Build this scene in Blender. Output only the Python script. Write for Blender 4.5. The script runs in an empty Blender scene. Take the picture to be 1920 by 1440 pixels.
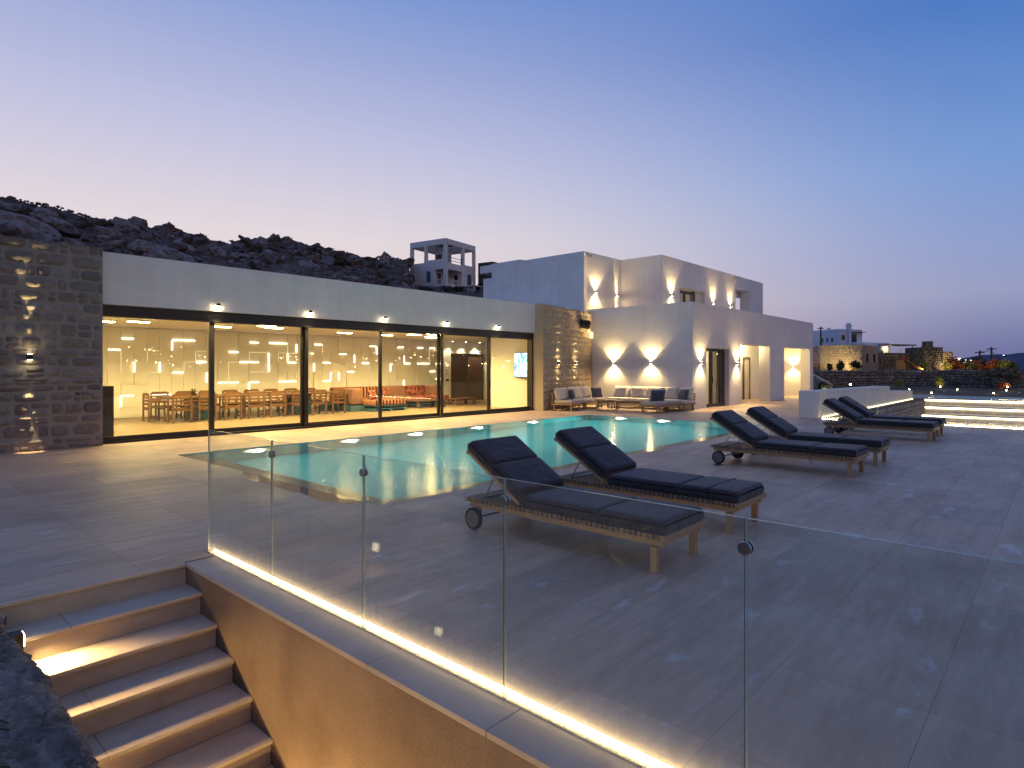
import bpy, bmesh, math, random
from mathutils import Vector, Matrix, noise
R = random.Random(11)
SC = bpy.context.scene
COL = SC.collection
pi = math.pi
ORD = ['first','second','third','fourth','fifth','sixth','seventh','eighth','ninth','tenth','eleventh','twelfth']

# ------------------------------------------------------------------ camera
F_PX, CX, HY, CH = 1145.0, 960.0, 691.0, 1.65
A = math.atan(1035/1145)
ca, sa = math.cos(A), math.sin(A)
cd = bpy.data.cameras.new('camera'); cam = bpy.data.objects.new('camera', cd); COL.objects.link(cam)
cd.sensor_width = 36; cd.lens = F_PX/1920*36; cd.shift_y = -(720-HY)/1920
cd.clip_start = .05; cd.clip_end = 20000
cam.location = (0, 0, CH); cam.rotation_euler = (pi/2, 0, A-pi/2)
SC.camera = cam

def at(px, d, y=None, z=None):
    """a point of the plan at depth d metres, seen in column px (y gives its height)"""
    l = (px-CX)/F_PX*d
    zz = z if z is not None else CH-(y-HY)/F_PX*d
    return Vector((ca*d+sa*l, sa*d-ca*l, zz))

# ------------------------------------------------------------------ mesh builder
class MB:
    def __init__(s): s.v = []; s.f = []; s.m = []; s.mi = 0
    def add(s, vs, fs):
        o = len(s.v); s.v += [tuple(v) for v in vs]
        for f in fs: s.f.append([i+o for i in f]); s.m.append(s.mi)
        return s
    def box(s, x0, x1, y0, y1, z0, z1, mat=None):
        if x0 > x1: x0, x1 = x1, x0
        if y0 > y1: y0, y1 = y1, y0
        vs = [Vector((x, y, z)) for z in (z0, z1) for y in (y0, y1) for x in (x0, x1)]
        if mat is not None: vs = [mat @ v for v in vs]
        return s.add(vs, [(0,2,3,1),(4,5,7,6),(0,1,5,4),(2,6,7,3),(0,4,6,2),(1,3,7,5)])
    def quad(s, a, b, c, d): return s.add([a,b,c,d], [(0,1,2,3)])
    def tube(s, p, q, r0, r1=None, n=10, cap=True):
        p, q = Vector(p), Vector(q); r1 = r0 if r1 is None else r1
        d = (q-p).normalized(); a = d.orthogonal().normalized(); b = d.cross(a)
        vs = []
        for c, r in ((p, r0), (q, r1)):
            for i in range(n):
                t = 2*pi*i/n; vs.append(c+a*math.cos(t)*r+b*math.sin(t)*r)
        fs = [(i, (i+1) % n, n+(i+1) % n, n+i) for i in range(n)]
        if cap: fs += [tuple(reversed(range(n))), tuple(range(n, 2*n))]
        return s.add(vs, fs)
    def prism(s, poly, axis, lo, hi):
        """poly: 2-D outline extruded along axis ('x': (y,z), 'y': (x,z), 'z': (x,y))"""
        def P(u, v, w): return {'x': (w,u,v), 'y': (u,w,v), 'z': (u,v,w)}[axis]
        n = len(poly)
        vs = [P(u, v, lo) for u, v in poly]+[P(u, v, hi) for u, v in poly]
        return s.add(vs, [(i, (i+1) % n, n+(i+1) % n, n+i) for i in range(n)]+[tuple(reversed(range(n))), tuple(range(n, 2*n))])
    def grid(s, fn, nu, nv, close_u=False):
        vs = [fn(i, j) for j in range(nv+1) for i in range(nu+1)]
        w = nu+1
        return s.add(vs, [(j*w+i, j*w+i+1, (j+1)*w+i+1, (j+1)*w+i) for j in range(nv) for i in range(nu)])
    def blob(s, c, rx, ry, rz, n=2, seed=0, amp=.25, freq=1.0, rot=None):
        bm = bmesh.new(); bmesh.ops.create_icosphere(bm, subdivisions=n, radius=1)
        vs = []
        for v in bm.verts:
            k = 1+amp*noise.noise(v.co*freq+Vector((seed*7.3, seed*3.1, seed*1.7)))*2
            p = Vector((v.co.x*rx*k, v.co.y*ry*k, v.co.z*rz*k))
            if rot: p = rot @ p
            vs.append(p+Vector(c))
        s.add(vs, [[v.index for v in f.verts] for f in bm.faces]); bm.free(); return s
    def build(s, name, mats, parent=None, bevel=0, smooth=False, seg=2, off=None):
        me = bpy.data.meshes.new(name)
        o = Vector((0,0,0))
        p = parent
        while p is not None: o = o+p.location; p = p.parent
        if off: o = Vector(off)
        me.from_pydata([(v[0]-o.x, v[1]-o.y, v[2]-o.z) for v in s.v], [], s.f)
        bm = bmesh.new(); bm.from_mesh(me); bmesh.ops.recalc_face_normals(bm, faces=bm.faces); bm.to_mesh(me); bm.free()
        for m in (mats if isinstance(mats, (list, tuple)) else [mats]): me.materials.append(m)
        if any(s.m):
            for poly, k in zip(me.polygons, s.m): poly.material_index = k
        ob = bpy.data.objects.new(name, me); COL.objects.link(ob)
        if parent is not None: ob.parent = parent
        elif off: ob.location = off
        if smooth:
            for poly in me.polygons: poly.use_smooth = True
        if bevel:
            b = ob.modifiers.new('edge', 'BEVEL'); b.width = bevel; b.segments = seg; b.limit_method = 'ANGLE'; b.angle_limit = .7
            if smooth: b.harden_normals = False
        return ob

def tag(o, label, cat, group=None, kind=None):
    if label: o['label'] = label
    if cat: o['category'] = cat
    if group: o['group'] = group
    if kind: o['kind'] = kind
    return o
def thing(name, label, cat, loc=(0,0,0), group=None):
    o = bpy.data.objects.new(name, None); COL.objects.link(o); o.location = loc; o.empty_display_size = .2
    return tag(o, label, cat, group)
def structure(o): o['kind'] = 'structure'; return o
def dup(o, parent=None):
    c = o.copy(); COL.objects.link(c)
    if parent is not None: c.parent = parent
    for ch in list(o.children): dup(ch, c)
    return c

# ------------------------------------------------------------------ materials
def S(r, g, b):
    f = lambda c: (c/255/12.92 if c/255 <= .04045 else ((c/255+.055)/1.055)**2.4)
    return (f(r), f(g), f(b), 1)
class NT:
    def __init__(s, name):
        s.m = bpy.data.materials.new(name); s.m.use_nodes = True; s.t = s.m.node_tree
        s.b = s.t.nodes['Principled BSDF']; s.out = s.t.nodes['Material Output']
    def n(s, typ, **kw):
        nd = s.t.nodes.new('ShaderNode'+typ)
        for k, v in kw.items():
            if k.startswith('i_'):
                key = k[2:]; key = int(key) if key.isdigit() else key.replace('_', ' ')
                nd.inputs[key].default_value = v
            else: setattr(nd, k, v)
        return nd
    def l(s, a, b): s.t.links.new(a, b)
    def coords(s, scale=(1,1,1), kind='Object', rot=(0,0,0)):
        tc = s.n('TexCoord'); mp = s.n('Mapping'); mp.inputs['Scale'].default_value = scale; mp.inputs['Rotation'].default_value = rot
        s.l(tc.outputs[kind], mp.inputs[0]); return mp.outputs[0]
    def noise(s, co, scale, detail=4, rough=.55, dist=0):
        nd = s.n('TexNoise', i_Scale=scale, i_Detail=detail, i_Roughness=rough, i_Distortion=dist); s.l(co, nd.inputs['Vector']); return nd.outputs['Fac']
    def ramp(s, fac, stops, interp='LINEAR'):
        nd = s.n('ValToRGB'); cr = nd.color_ramp; cr.interpolation = interp
        while len(cr.elements) < len(stops): cr.elements.new(.5)
        for e, (p, c) in zip(cr.elements, stops): e.position = p; e.color = c if len(c) == 4 else (*c, 1)
        s.l(fac, nd.inputs[0]); return nd.outputs[0]
    def mix(s, fac, a, b, mode='MIX'):
        nd = s.n('Mix', data_type='RGBA', blend_type=mode)
        for v, k in ((fac, 0), (a, 6), (b, 7)):
            if hasattr(v, 'is_linked'): s.l(v, nd.inputs[k])
            else: nd.inputs[k].default_value = v if k == 0 or len(v) == 4 else (*v, 1)
        return nd.outputs[2]
    def math(s, op, a, b=None, clamp=False):
        nd = s.n('Math', operation=op, use_clamp=clamp)
        for v, k in ((a, 0), (b, 1)):
            if v is None: continue
            if hasattr(v, 'is_linked'): s.l(v, nd.inputs[k])
            else: nd.inputs[k].default_value = v
        return nd.outputs[0]
    def bump(s, h, strength=.3, dist=.02):
        nd = s.n('Bump', i_Strength=strength, i_Distance=dist); s.l(h, nd.inputs['Height']); s.l(nd.outputs[0], s.b.inputs['Normal']); return nd
    def col(s, c):
        if hasattr(c, 'is_linked'): s.l(c, s.b.inputs['Base Color'])
        else: s.b.inputs['Base Color'].default_value = c if len(c) == 4 else (*c, 1)
    def set(s, rough=.6, spec=.4, metal=0):
        if hasattr(rough, 'is_linked'): s.l(rough, s.b.inputs['Roughness'])
        else: s.b.inputs['Roughness'].default_value = rough
        s.b.inputs['Specular IOR Level'].default_value = spec; s.b.inputs['Metallic'].default_value = metal
        return s.m

def mottled(name, c0, c1, scale=6, rough=.7, spec=.35, bump=.25, bscale=40, bdist=.01, stretch=(1,1,1), metal=0):
    k = NT(name); co = k.coords(stretch)
    a = k.noise(co, scale, 5, .6); b = k.noise(co, bscale, 3, .6)
    k.col(k.mix(.35, k.ramp(a, [(.3, c0), (.7, c1)]), k.ramp(b, [(.3, c0), (.7, c1)])))
    if bump: k.bump(b, bump, bdist)
    return k.set(rough, spec, metal)

def emit(name, c, s, sample=True):
    k = NT(name); e = k.n('Emission', i_Strength=s); e.inputs[0].default_value = (*c, 1)
    k.l(e.outputs[0], k.out.inputs[0])
    if not sample: k.m.cycles.emission_sampling = 'NONE'
    return k.m

def schlick(k, f0):
    lw = k.n('LayerWeight', i_Blend=.5)
    p = k.math('POWER', lw.outputs['Facing'], 5.0)
    return k.math('ADD', k.math('MULTIPLY', p, 1-f0), f0)

def glass_mat(name, tint, f0=.05, dirt=0.0, rough=0.0):
    k = NT(name); k.t.nodes.remove(k.b)
    tr = k.n('BsdfTransparent'); tr.inputs[0].default_value = (*tint, 1)
    gl = k.n('BsdfGlossy', i_Roughness=rough)
    mx = k.n('MixShader'); k.l(schlick(k, f0), mx.inputs[0]); k.l(tr.outputs[0], mx.inputs[1]); k.l(gl.outputs[0], mx.inputs[2])
    last = mx
    if dirt:
        co = k.coords((1, 3, .6)); w = k.noise(co, 5, 6, .7)
        st = k.noise(k.coords((1, 60, 1.2)), 1.0, 3, .6)
        sz = k.n('SeparateXYZ'); k.l(k.coords(), sz.inputs[0])
        low = k.math('ADD', k.math('MULTIPLY', k.math('POWER', 2.718, k.math('MULTIPLY', sz.outputs['Z'], -7.0)), 6.0), .7)   # dust gathers towards the foot
        amt = k.math('MULTIPLY', k.math('MULTIPLY', k.math('MULTIPLY', w, k.math('ADD', st, .25)), low), dirt*1.5)
        df = k.n('BsdfDiffuse'); df.inputs[0].default_value = (.75, .74, .7, 1)
        tl = k.n('BsdfTranslucent'); tl.inputs[0].default_value = (.75, .74, .7, 1)
        m2 = k.n('MixShader', i_0=.5); k.l(df.outputs[0], m2.inputs[1]); k.l(tl.outputs[0], m2.inputs[2])
        m3 = k.n('MixShader'); k.l(amt, m3.inputs[0]); k.l(mx.outputs[0], m3.inputs[1]); k.l(m2.outputs[0], m3.inputs[2]); last = m3
    k.l(last.outputs[0], k.out.inputs[0])
    return k.m

WARM = (1.0, .74, .36); WARMER = (1.0, .66, .27); CREAM = (1.0, .82, .5)

# terrace: large format porcelain tiles
def tile_mat(name, c0, c1, streak=.5, joint=True):
    k = NT(name); co = k.coords()
    mp = k.n('Mapping'); mp.inputs['Location'].default_value = (-3.52, -.48, 0); k.l(co, mp.inputs[0])
    br = k.n('TexBrick', offset=0, offset_frequency=2, squash=1, i_Scale=1.0, i_Mortar_Size=.0028, i_Mortar_Smooth=.2, i_Bias=0, i_Brick_Width=.925, i_Row_Height=.69)
    br.inputs['Color1'].default_value = (.80,.80,.81,1); br.inputs['Color2'].default_value = (1.08,1.07,1.05,1); br.inputs['Mortar'].default_value = (.55,.53,.51,1)
    k.l(mp.outputs[0], br.inputs['Vector'])
    s1 = k.noise(k.coords((.55, 3.2, 1)), 1.6, 7, .62, .4)
    s2 = k.noise(k.coords((1.2, 9, 1)), 2.2, 6, .65, .2)
    cl = k.noise(co, .55, 4, .55, .6)
    fac = k.math('ADD', k.math('MULTIPLY', s1, .55), k.math('MULTIPLY', s2, .45))
    base = k.ramp(fac, [(.37, c0), (.63, c1)])
    base = k.mix(k.ramp(cl, [(.35, (0,0,0)), (.7, (.55,.55,.55))]), base, (c0[0]*.8, c0[1]*.8, c0[2]*.8))
    # pale dried scuff marks with a shape of their own
    sc = k.noise(k.coords((1.3, 3.1, 1)), 1.35, 5, .6, .3)
    base = k.mix(k.ramp(sc, [(.61, (0,0,0)), (.70, (.5,.5,.5))]), base, (.68,.66,.64))
    if joint: base = k.mix(1.0, base, br.outputs['Color'], 'MULTIPLY')
    k.col(base)
    rg = k.ramp(k.noise(co, 1.1, 5, .6), [(.3, (.42,.42,.42)), (.7, (.62,.62,.62))])
    k.set(rg, .42)
    h = k.math('ADD', k.math('MULTIPLY', s2, .5), k.math('MULTIPLY', k.noise(co, 90, 3), .3))
    if joint: h = k.math('SUBTRACT', h, k.math('MULTIPLY', br.outputs['Fac'], 1.2))
    k.bump(h, .25, .006)
    return k.m

M = {}
M['tile'] = tile_mat('terrace_tile', (.43,.292,.192), (.66,.468,.322))
M['step'] = mottled('limestone_step', (.44,.35,.245), (.60,.49,.36), 5, .6, .35, .22, 160, .003, (1,2.2,2.2))
M['brown_plaster'] = mottled('brown_plaster', (.13,.082,.05), (.37,.255,.16), 1.15, .78, .25, .35, 70, .006)
M['coping'] = mottled('coping_stone', (.36,.29,.22), (.5,.42,.34), 3, .55, .4, .2, 150, .003)
def stucco(name, c0, c1):
    k = NT(name); co = k.coords()
    a = k.noise(co, .9, 5, .6, .3); st = k.noise(k.coords((3.5, 3.5, .35)), 1.0, 4, .6); tr = k.noise(k.coords((.5,.5,2.2)), 1.4, 5, .6, .5)
    f = k.math('ADD', k.math('ADD', k.math('MULTIPLY', a, .4), k.math('MULTIPLY', st, .25)), k.math('MULTIPLY', tr, .35))
    base = k.ramp(f, [(.32, c0), (.62, c1)])
    sk = k.noise(k.coords((5, 5, .12)), 1.0, 5, .7, .3)
    base = k.mix(k.ramp(sk, [(.52, (0,0,0)), (.74, (.13,.13,.13))]), base, (c0[0]*.62, c0[1]*.60, c0[2]*.57))
    k.col(base)
    k.bump(k.math('ADD', k.math('MULTIPLY', k.noise(co, 55, 4, .65), .5), k.math('MULTIPLY', tr, .8)), .34, .018)
    return k.set(.82, .25)
M['stucco'] = stucco('white_stucco', (.68,.64,.575), (.81,.77,.70))
M['stucco_warm'] = stucco('cream_stucco', (.55,.5,.44), (.68,.63,.565))
M['plain_white'] = mottled('painted_wall', (.76,.74,.69), (.82,.8,.75), 2, .7, .3, .08, 80, .004)
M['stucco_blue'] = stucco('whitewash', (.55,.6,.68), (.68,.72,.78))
def stone_mat(name, cols, mossy=0):
    k = NT(name); g = k.n('NewGeometry'); co = k.coords()
    n = len(cols); base = k.ramp(g.outputs['Random Per Island'], [(i/(n-1)*.98, c) for i, c in enumerate(cols)], 'CONSTANT' if False else 'LINEAR')
    a = k.noise(co, 9, 6, .68, .4); b = k.noise(co, 45, 4, .7); st = k.noise(k.coords((6, 6, 30)), 1.0, 5, .65)
    base = k.mix(k.ramp(a, [(.35, (0,0,0)), (.7, (.75,.75,.75))]), base, (cols[1][0]*.45, cols[1][1]*.42, cols[1][2]*.4))
    base = k.mix(k.ramp(b, [(.55, (0,0,0)), (.75, (.5,.5,.5))]), base, (.5,.45,.36))
    k.col(base)
    k.bump(k.math('ADD', k.math('ADD', a, k.math('MULTIPLY', b, .45)), k.math('MULTIPLY', st, .5)), .9, .035)
    return k.set(.75, .35)
M['stone'] = stone_mat('rubble_stone', [(.20,.175,.145), (.31,.275,.23), (.12,.10,.085), (.26,.225,.18), (.36,.33,.28), (.21,.155,.115), (.30,.27,.23)])
M['stone_warm'] = stone_mat('tan_rubble_stone', [(.50,.39,.25), (.58,.46,.31), (.42,.31,.2), (.54,.44,.31), (.48,.36,.23)])
M['stone_dark'] = stone_mat('dark_field_stone', [(.10,.085,.075), (.17,.145,.125), (.07,.058,.05), (.20,.17,.14), (.12,.095,.08)])
M['mortar'] = mottled('mortar', (.25,.22,.18), (.34,.305,.25), 12, .9, .15, .6, 60, .02)
M['mortar_warm'] = mottled('tan_mortar', (.42,.34,.23), (.5,.41,.29), 12, .9, .15, .6, 60, .02)
M['mortar_dark'] = mottled('dark_mortar', (.05,.042,.036), (.09,.075,.062), 12, .95, .1, .6, 30, .03)
M['frame'] = mottled('anthracite_aluminium', (.028,.025,.022), (.036,.032,.028), 3, .38, .5, 0, metal=.35)
M['black'] = mottled('black_metal', (.012,.012,.012), (.02,.02,.02), 8, .4, .5, 0, metal=.4)
M['rubber'] = mottled('black_rubber', (.012,.012,.013), (.02,.02,.02), 30, .7, .3, 0)
M['steel'] = mottled('brushed_steel', (.45,.43,.4), (.55,.53,.5), 20, .28, .5, 0, metal=1)
M['bronze'] = mottled('dark_bronze', (.09,.065,.045), (.12,.09,.06), 2, .25, .5, 0, metal=.5)
M['grey_plastic'] = mottled('grey_plastic', (.11,.105,.1), (.14,.13,.125), 10, .5, .4, 0)
M['white_metal'] = mottled('white_lamp_body', (.6,.58,.54), (.7,.68,.64), 10, .5, .4, 0)
M['pane'] = glass_mat('window_glass', (.93,.95,.93), .07)
M['rail_glass'] = glass_mat('railing_glass', (.955,.975,.96), .045, dirt=.09)
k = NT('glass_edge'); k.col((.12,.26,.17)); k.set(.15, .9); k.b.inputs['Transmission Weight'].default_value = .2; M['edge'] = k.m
k = NT('glass_edge_lit'); k.col((.50,.56,.42)); k.set(.3, .6); M['edge_lit'] = k.m  # lit copy of the glass edge: strip light put into the paler colour
# water
k = NT('pool_water'); k.t.nodes.remove(k.b)
tr = k.n('BsdfRefraction', i_Roughness=.14, i_IOR=1.33); tr.inputs[0].default_value = (.80,.98,.96,1)
gl = k.n('BsdfGlossy', i_Roughness=.15)
wv = k.noise(k.coords((.7, 2.2, 1)), 2.0, 3, .5, .5); wv2 = k.noise(k.coords((3, 9, 1)), 1.6, 2, .5)
bp = k.n('Bump', i_Strength=.10, i_Distance=.05); k.l(k.math('ADD', wv, k.math('MULTIPLY', wv2, .25)), bp.inputs['Height']); k.l(bp.outputs[0], gl.inputs['Normal']); k.l(bp.outputs[0], tr.inputs['Normal'])
mx = k.n('MixShader'); k.l(k.math('MULTIPLY', schlick(k, .02), .72), mx.inputs[0]); k.l(tr.outputs[0], mx.inputs[1]); k.l(gl.outputs[0], mx.inputs[2]); k.l(mx.outputs[0], k.out.inputs[0])
M['water'] = k.m
k = NT('puddle_water'); k.t.nodes.remove(k.b)
tr = k.n('BsdfTransparent'); tr.inputs[0].default_value = (.66,.62,.6,1); gl = k.n('BsdfGlossy', i_Roughness=.05)
mx = k.n('MixShader'); k.l(schlick(k, .04), mx.inputs[0]); k.l(tr.outputs[0], mx.inputs[1]); k.l(gl.outputs[0], mx.inputs[2]); k.l(mx.outputs[0], k.out.inputs[0])
M['puddle'] = k.m
k = NT('pool_mosaic'); co = k.coords()
br = k.n('TexBrick', offset=0, i_Scale=1.0, i_Mortar_Size=.004, i_Brick_Width=.1, i_Row_Height=.1)
br.inputs['Color1'].default_value = (.012,.34,.38,1); br.inputs['Color2'].default_value = (.018,.39,.43,1); br.inputs['Mortar'].default_value = (.12,.44,.46,1)
k.l(co, br.inputs['Vector']); k.col(br.outputs['Color']); M['mosaic'] = k.set(.4, .4)
M['pool_ledge'] = tile_mat('pool_ledge_tile', (.55,.43,.26), (.68,.56,.37), joint=False)
def fabric(name, c0, c1, weave=260):
    k = NT(name); co = k.coords(); a = k.noise(co, 3, 4, .6); b = k.noise(co, weave, 2, .5); w = k.noise(co, 14, 4, .6)
    k.col(k.mix(.5, k.ramp(a, [(.3, c0), (.7, c1)]), k.ramp(b, [(.35, c0), (.65, c1)])))
    k.bump(k.math('ADD', k.math('MULTIPLY', b, .15), k.math('ADD', w, k.math('MULTIPLY', k.noise(k.coords((1.2, 3.4, 1.2)), 2.6, 3, .5, 1.2), 1.6))), .55, .022)
    k.b.inputs['Sheen Weight'].default_value = .25
    return k.set(.9, .2)
M['dark_fabric'] = fabric('charcoal_fabric', (.027,.025,.027), (.04,.037,.039))
M['grey_fabric'] = fabric('light_grey_fabric', (.66,.55,.42), (.76,.65,.51))
M['mid_fabric'] = fabric('mid_grey_fabric', (.42,.355,.285), (.5,.43,.35))
M['slate_fabric'] = fabric('slate_fabric', (.07,.075,.09), (.10,.105,.12))
M['orange_fabric'] = fabric('terracotta_fabric', (.22,.105,.075), (.29,.145,.105))
def pattern(name, c0, c1, kind):
    k = NT(name); co = k.coords()
    if kind == 'stripe':
        w = k.n('TexWave', wave_type='BANDS', bands_direction='X', i_Scale=2.0, i_Distortion=.4); k.l(co, w.inputs[0]); f = w.outputs['Fac']
    else:
        w = k.n('TexVoronoi', i_Scale=9); k.l(co, w.inputs['Vector']); f = w.outputs['Distance']
    k.col(k.ramp(f, [(.4, c0), (.55, c1)])); return k.set(.9, .2)
M['stripe_fabric'] = pattern('striped_fabric', (.05,.015,.015), (.40,.19,.11), 'stripe')
M['dot_fabric'] = pattern('patterned_red_fabric', (.13,.025,.025), (.32,.12,.09), 'dot')
M['blue_paint'] = mottled('blue_painted_wood', (.05,.115,.155), (.075,.15,.195), 5, .6, .3, .1)
def wood(name, c0, c1, stretch=(1,12,12), rough=.6):
    k = NT(name); a = k.noise(k.coords(stretch), 3, 5, .6, .5); b = k.noise(k.coords(tuple(s*6 for s in stretch)), 2, 3, .6)
    g = k.n('NewGeometry')
    c = k.mix(.35, k.ramp(a, [(.3, c0), (.7, c1)]), k.ramp(b, [(.3, c0), (.7, c1)]))
    r = k.ramp(g.outputs['Random Per Island'], [(0, (.75,.75,.75)), (1, (1.15,1.15,1.15))])
    k.col(k.mix(1.0, c, r, 'MULTIPLY')); k.bump(b, .2, .004); return k.set(rough, .35)
M['teak'] = wood('weathered_teak', (.15,.10,.062), (.26,.185,.115), (12,1.2,12))
M['teak_frame'] = wood('teak_frame', (.30,.20,.11), (.44,.31,.18), (12,1.2,12))
M['honey'] = wood('honey_teak', (.36,.235,.12), (.5,.34,.18), (3,3,8))
M['brown_wood'] = wood('brown_wood', (.11,.055,.026), (.21,.11,.055), (1.5,12,12), .45)
M['dark_wood'] = wood('dark_wood', (.07,.04,.024), (.12,.07,.04), (2,9,9))
M['int_floor'] = mottled('polished_interior_floor', (.27,.20,.12), (.34,.26,.165), 1.5, .34, .45, .05, 60, .002)
M['rock'] = None
k = NT('hillside_rock'); co = k.coords(); g = k.n('NewGeometry')
a = k.noise(co, .22, 8, .68, .6); b = k.noise(co, 1.1, 7, .7, .4); st = k.noise(k.coords((.35,.35,1.6), rot=(.3,.5,.2)), 1.4, 6, .65, .5)
nz = k.n('SeparateXYZ'); k.l(g.outputs['Normal'], nz.inputs[0])
c = k.ramp(k.math('ADD', k.math('MULTIPLY', a, .45), k.math('MULTIPLY', st, .55)), [(.36, (.05,.033,.024)), (.5, (.125,.085,.064)), (.62, (.29,.23,.19))])
c = k.mix(k.ramp(b, [(.35, (0,0,0)), (.65, (.8,.8,.8))]), c, (.08,.055,.038))
k.col(c); k.bump(k.math('ADD', b, st), 1.0, .35); M['hill'] = k.set(.9, .15)
k = NT('boulder_rock'); co = k.coords(); g = k.n('NewGeometry'); b = k.noise(co, 1.6, 7, .7, .4)
r = k.ramp(g.outputs['Random Per Island'], [(0, (.09,.068,.056)), (.5, (.19,.15,.13)), (1, (.33,.27,.24))])
k.col(k.mix(k.ramp(b, [(.4, (0,0,0)), (.65, (.85,.85,.85))]), r, (.06,.045,.038))); k.bump(b, .9, .2); M['boulder'] = k.set(.9, .2)
k = NT('slate_rock'); co = k.coords(); a = k.noise(k.coords((3.5, 1.6, 3), rot=(0,0,.5)), 1.3, 8, .68, .6); b = k.noise(k.coords((14,5,10), rot=(0,0,.5)), 1.5, 6, .7)
v = k.noise(co, 2.2, 3)
c = k.ramp(a, [(.3, (.075,.058,.045)), (.5, (.165,.132,.105)), (.68, (.34,.285,.235))])
c = k.mix(k.ramp(v, [(.5, (0,0,0)), (.7, (.5,.5,.5))]), c, (.045,.05,.035))
k.col(c); k.bump(k.math('ADD', a, k.math('MULTIPLY', b, .7)), 1.0, .05); M['slate'] = k.set(.62, .45)
M['earth'] = mottled('dry_earth', (.055,.042,.03), (.11,.085,.06), .6, .95, .1, .8, 6, .1)
M['paving'] = tile_mat('pale_paving', (.36,.33,.30), (.5,.47,.43), joint=False)
def leaf_mat(name, c0, c1):
    k = NT(name); g = k.n('NewGeometry'); k.col(k.ramp(g.outputs['Random Per Island'], [(0, c0), (1, c1)]))
    k.b.inputs['Transmission Weight'].default_value = 0; return k.set(.6, .3)
M['leaf'] = leaf_mat('olive_leaf', (.035,.05,.018), (.11,.12,.045))
M['leaf_dark'] = leaf_mat('dark_leaf', (.018,.026,.012), (.05,.06,.028))
M['leaf_yellow'] = leaf_mat('yellow_green_leaf', (.14,.15,.025), (.34,.32,.07))
M['leaf_red'] = leaf_mat('rusty_leaf', (.12,.035,.014), (.30,.10,.035))
M['dry'] = leaf_mat('dry_blade', (.09,.07,.04), (.2,.16,.09))
M['bark'] = mottled('bark', (.05,.035,.025), (.1,.075,.05), 20, .9, .1, .5)
M['led'] = emit('led_strip', CREAM, 26)
M['led_soft'] = emit('led_slot', CREAM, 7)
M['led_dim'] = emit('led_slot_dim', WARM, 1.5)
M['led_step'] = emit('led_step_strip', (1,.77,.42), 10)
M['lamp'] = emit('lamp_lens', CREAM, 60)
M['ceil_lamp'] = emit('ceiling_lamp_lens', (1, .72, .26), 80)
M['eave'] = emit('eave_lamp_lens', CREAM, 60)
M['garden_lens'] = emit('garden_lens', CREAM, 50)
k = NT('pool_lamp_lens_halo'); e = k.n('Emission'); e.inputs[0].default_value = (1,.95,.72,1)
ln = k.n('VectorMath', operation='LENGTH'); k.l(k.coords(), ln.inputs[0])
k.l(k.math('MULTIPLY', k.math('POWER', k.math('SUBTRACT', 1.0, k.math('MULTIPLY', ln.outputs['Value'], 2.9), True), 2.2), 22.0), e.inputs[1]); k.l(e.outputs[0], k.out.inputs[0]); M['pool_lens_halo'] = k.m  # oversized lens; the halo seen in the water is put into its fading emission
M['far_light'] = emit('distant_light', (1,.80,.5), 5.0, sample=False)
M['far_white'] = emit('distant_white_light', (.95,.95,1), 3.2, sample=False)
k = NT('tv_picture'); co = k.coords((1,1,1)); v = k.n('TexVoronoi', i_Scale=3.2); k.l(co, v.inputs['Vector']); nn = k.noise(co, 3.3, 6, .7, 1.2)
c = k.ramp(nn, [(.3, (.02,.05,.08)), (.42, (.03,.30,.62)), (.5, (.55,.85,1.0)), (.58, (.9,.97,1.0)), (.66, (.12,.4,.12)), (.75, (.04,.2,.45))])
e = k.n('Emission', i_Strength=2.6); k.l(c, e.inputs[0]); k.l(e.outputs[0], k.out.inputs[0]); M['tv'] = k.m
M['red_cloth'] = mottled('red_cloth', (.35,.02,.03), (.45,.04,.05), 4, .8, .2, 0)
M['play_wood'] = wood('playground_wood', (.24,.13,.05), (.36,.2,.08), (3,3,3))

# ------------------------------------------------------------------ lights
def spot(name, loc, energy, size, blend, dirv, color, parent=None, radius=.02):
    d = bpy.data.lights.new(name, 'SPOT'); d.energy = energy; d.spot_size = size; d.spot_blend = blend; d.color = color; d.shadow_soft_size = radius
    o = bpy.data.objects.new(name, d); COL.objects.link(o)
    o.rotation_euler = Vector(dirv).to_track_quat('-Z', 'Y').to_euler()
    off = Vector((0,0,0))
    if parent is not None: off = parent.location; o.parent = parent
    o.location = Vector(loc)-off
    return o
def point(name, loc, energy, color, parent=None, radius=.03):
    d = bpy.data.lights.new(name, 'POINT'); d.energy = energy; d.color = color; d.shadow_soft_size = radius
    o = bpy.data.objects.new(name, d); COL.objects.link(o)
    off = Vector((0,0,0))
    if parent is not None: off = parent.location; o.parent = parent
    o.location = Vector(loc)-off
    return o

# ------------------------------------------------------------------ world (dusk sky)
W = bpy.data.worlds.new('World'); SC.world = W; W.use_nodes = True
nt = W.node_tree; bg = nt.nodes['Background']
def wn(t, **kw):
    n = nt.nodes.new('ShaderNode'+t)
    for a_, b_ in kw.items(): setattr(n, a_, b_)
    return n
tc = wn('TexCoord'); sx = wn('SeparateXYZ'); nt.links.new(tc.outputs['Generated'], sx.inputs[0])
ga = math.radians(79)
dot = wn('VectorMath', operation='DOT_PRODUCT'); dot.inputs[1].default_value = (math.cos(ga), math.sin(ga), 0); nt.links.new(tc.outputs['Generated'], dot.inputs[0])
def wramp(stops):
    n = wn('ValToRGB'); cr = n.color_ramp; cr.interpolation = 'EASE' if False else 'LINEAR'
    while len(cr.elements) < len(stops): cr.elements.new(.5)
    for e_, (p, c) in zip(cr.elements, stops): e_.position = p; e_.color = S(*c)
    nt.links.new(sx.outputs['Z'], n.inputs[0]); return n.outputs[0]
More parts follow.
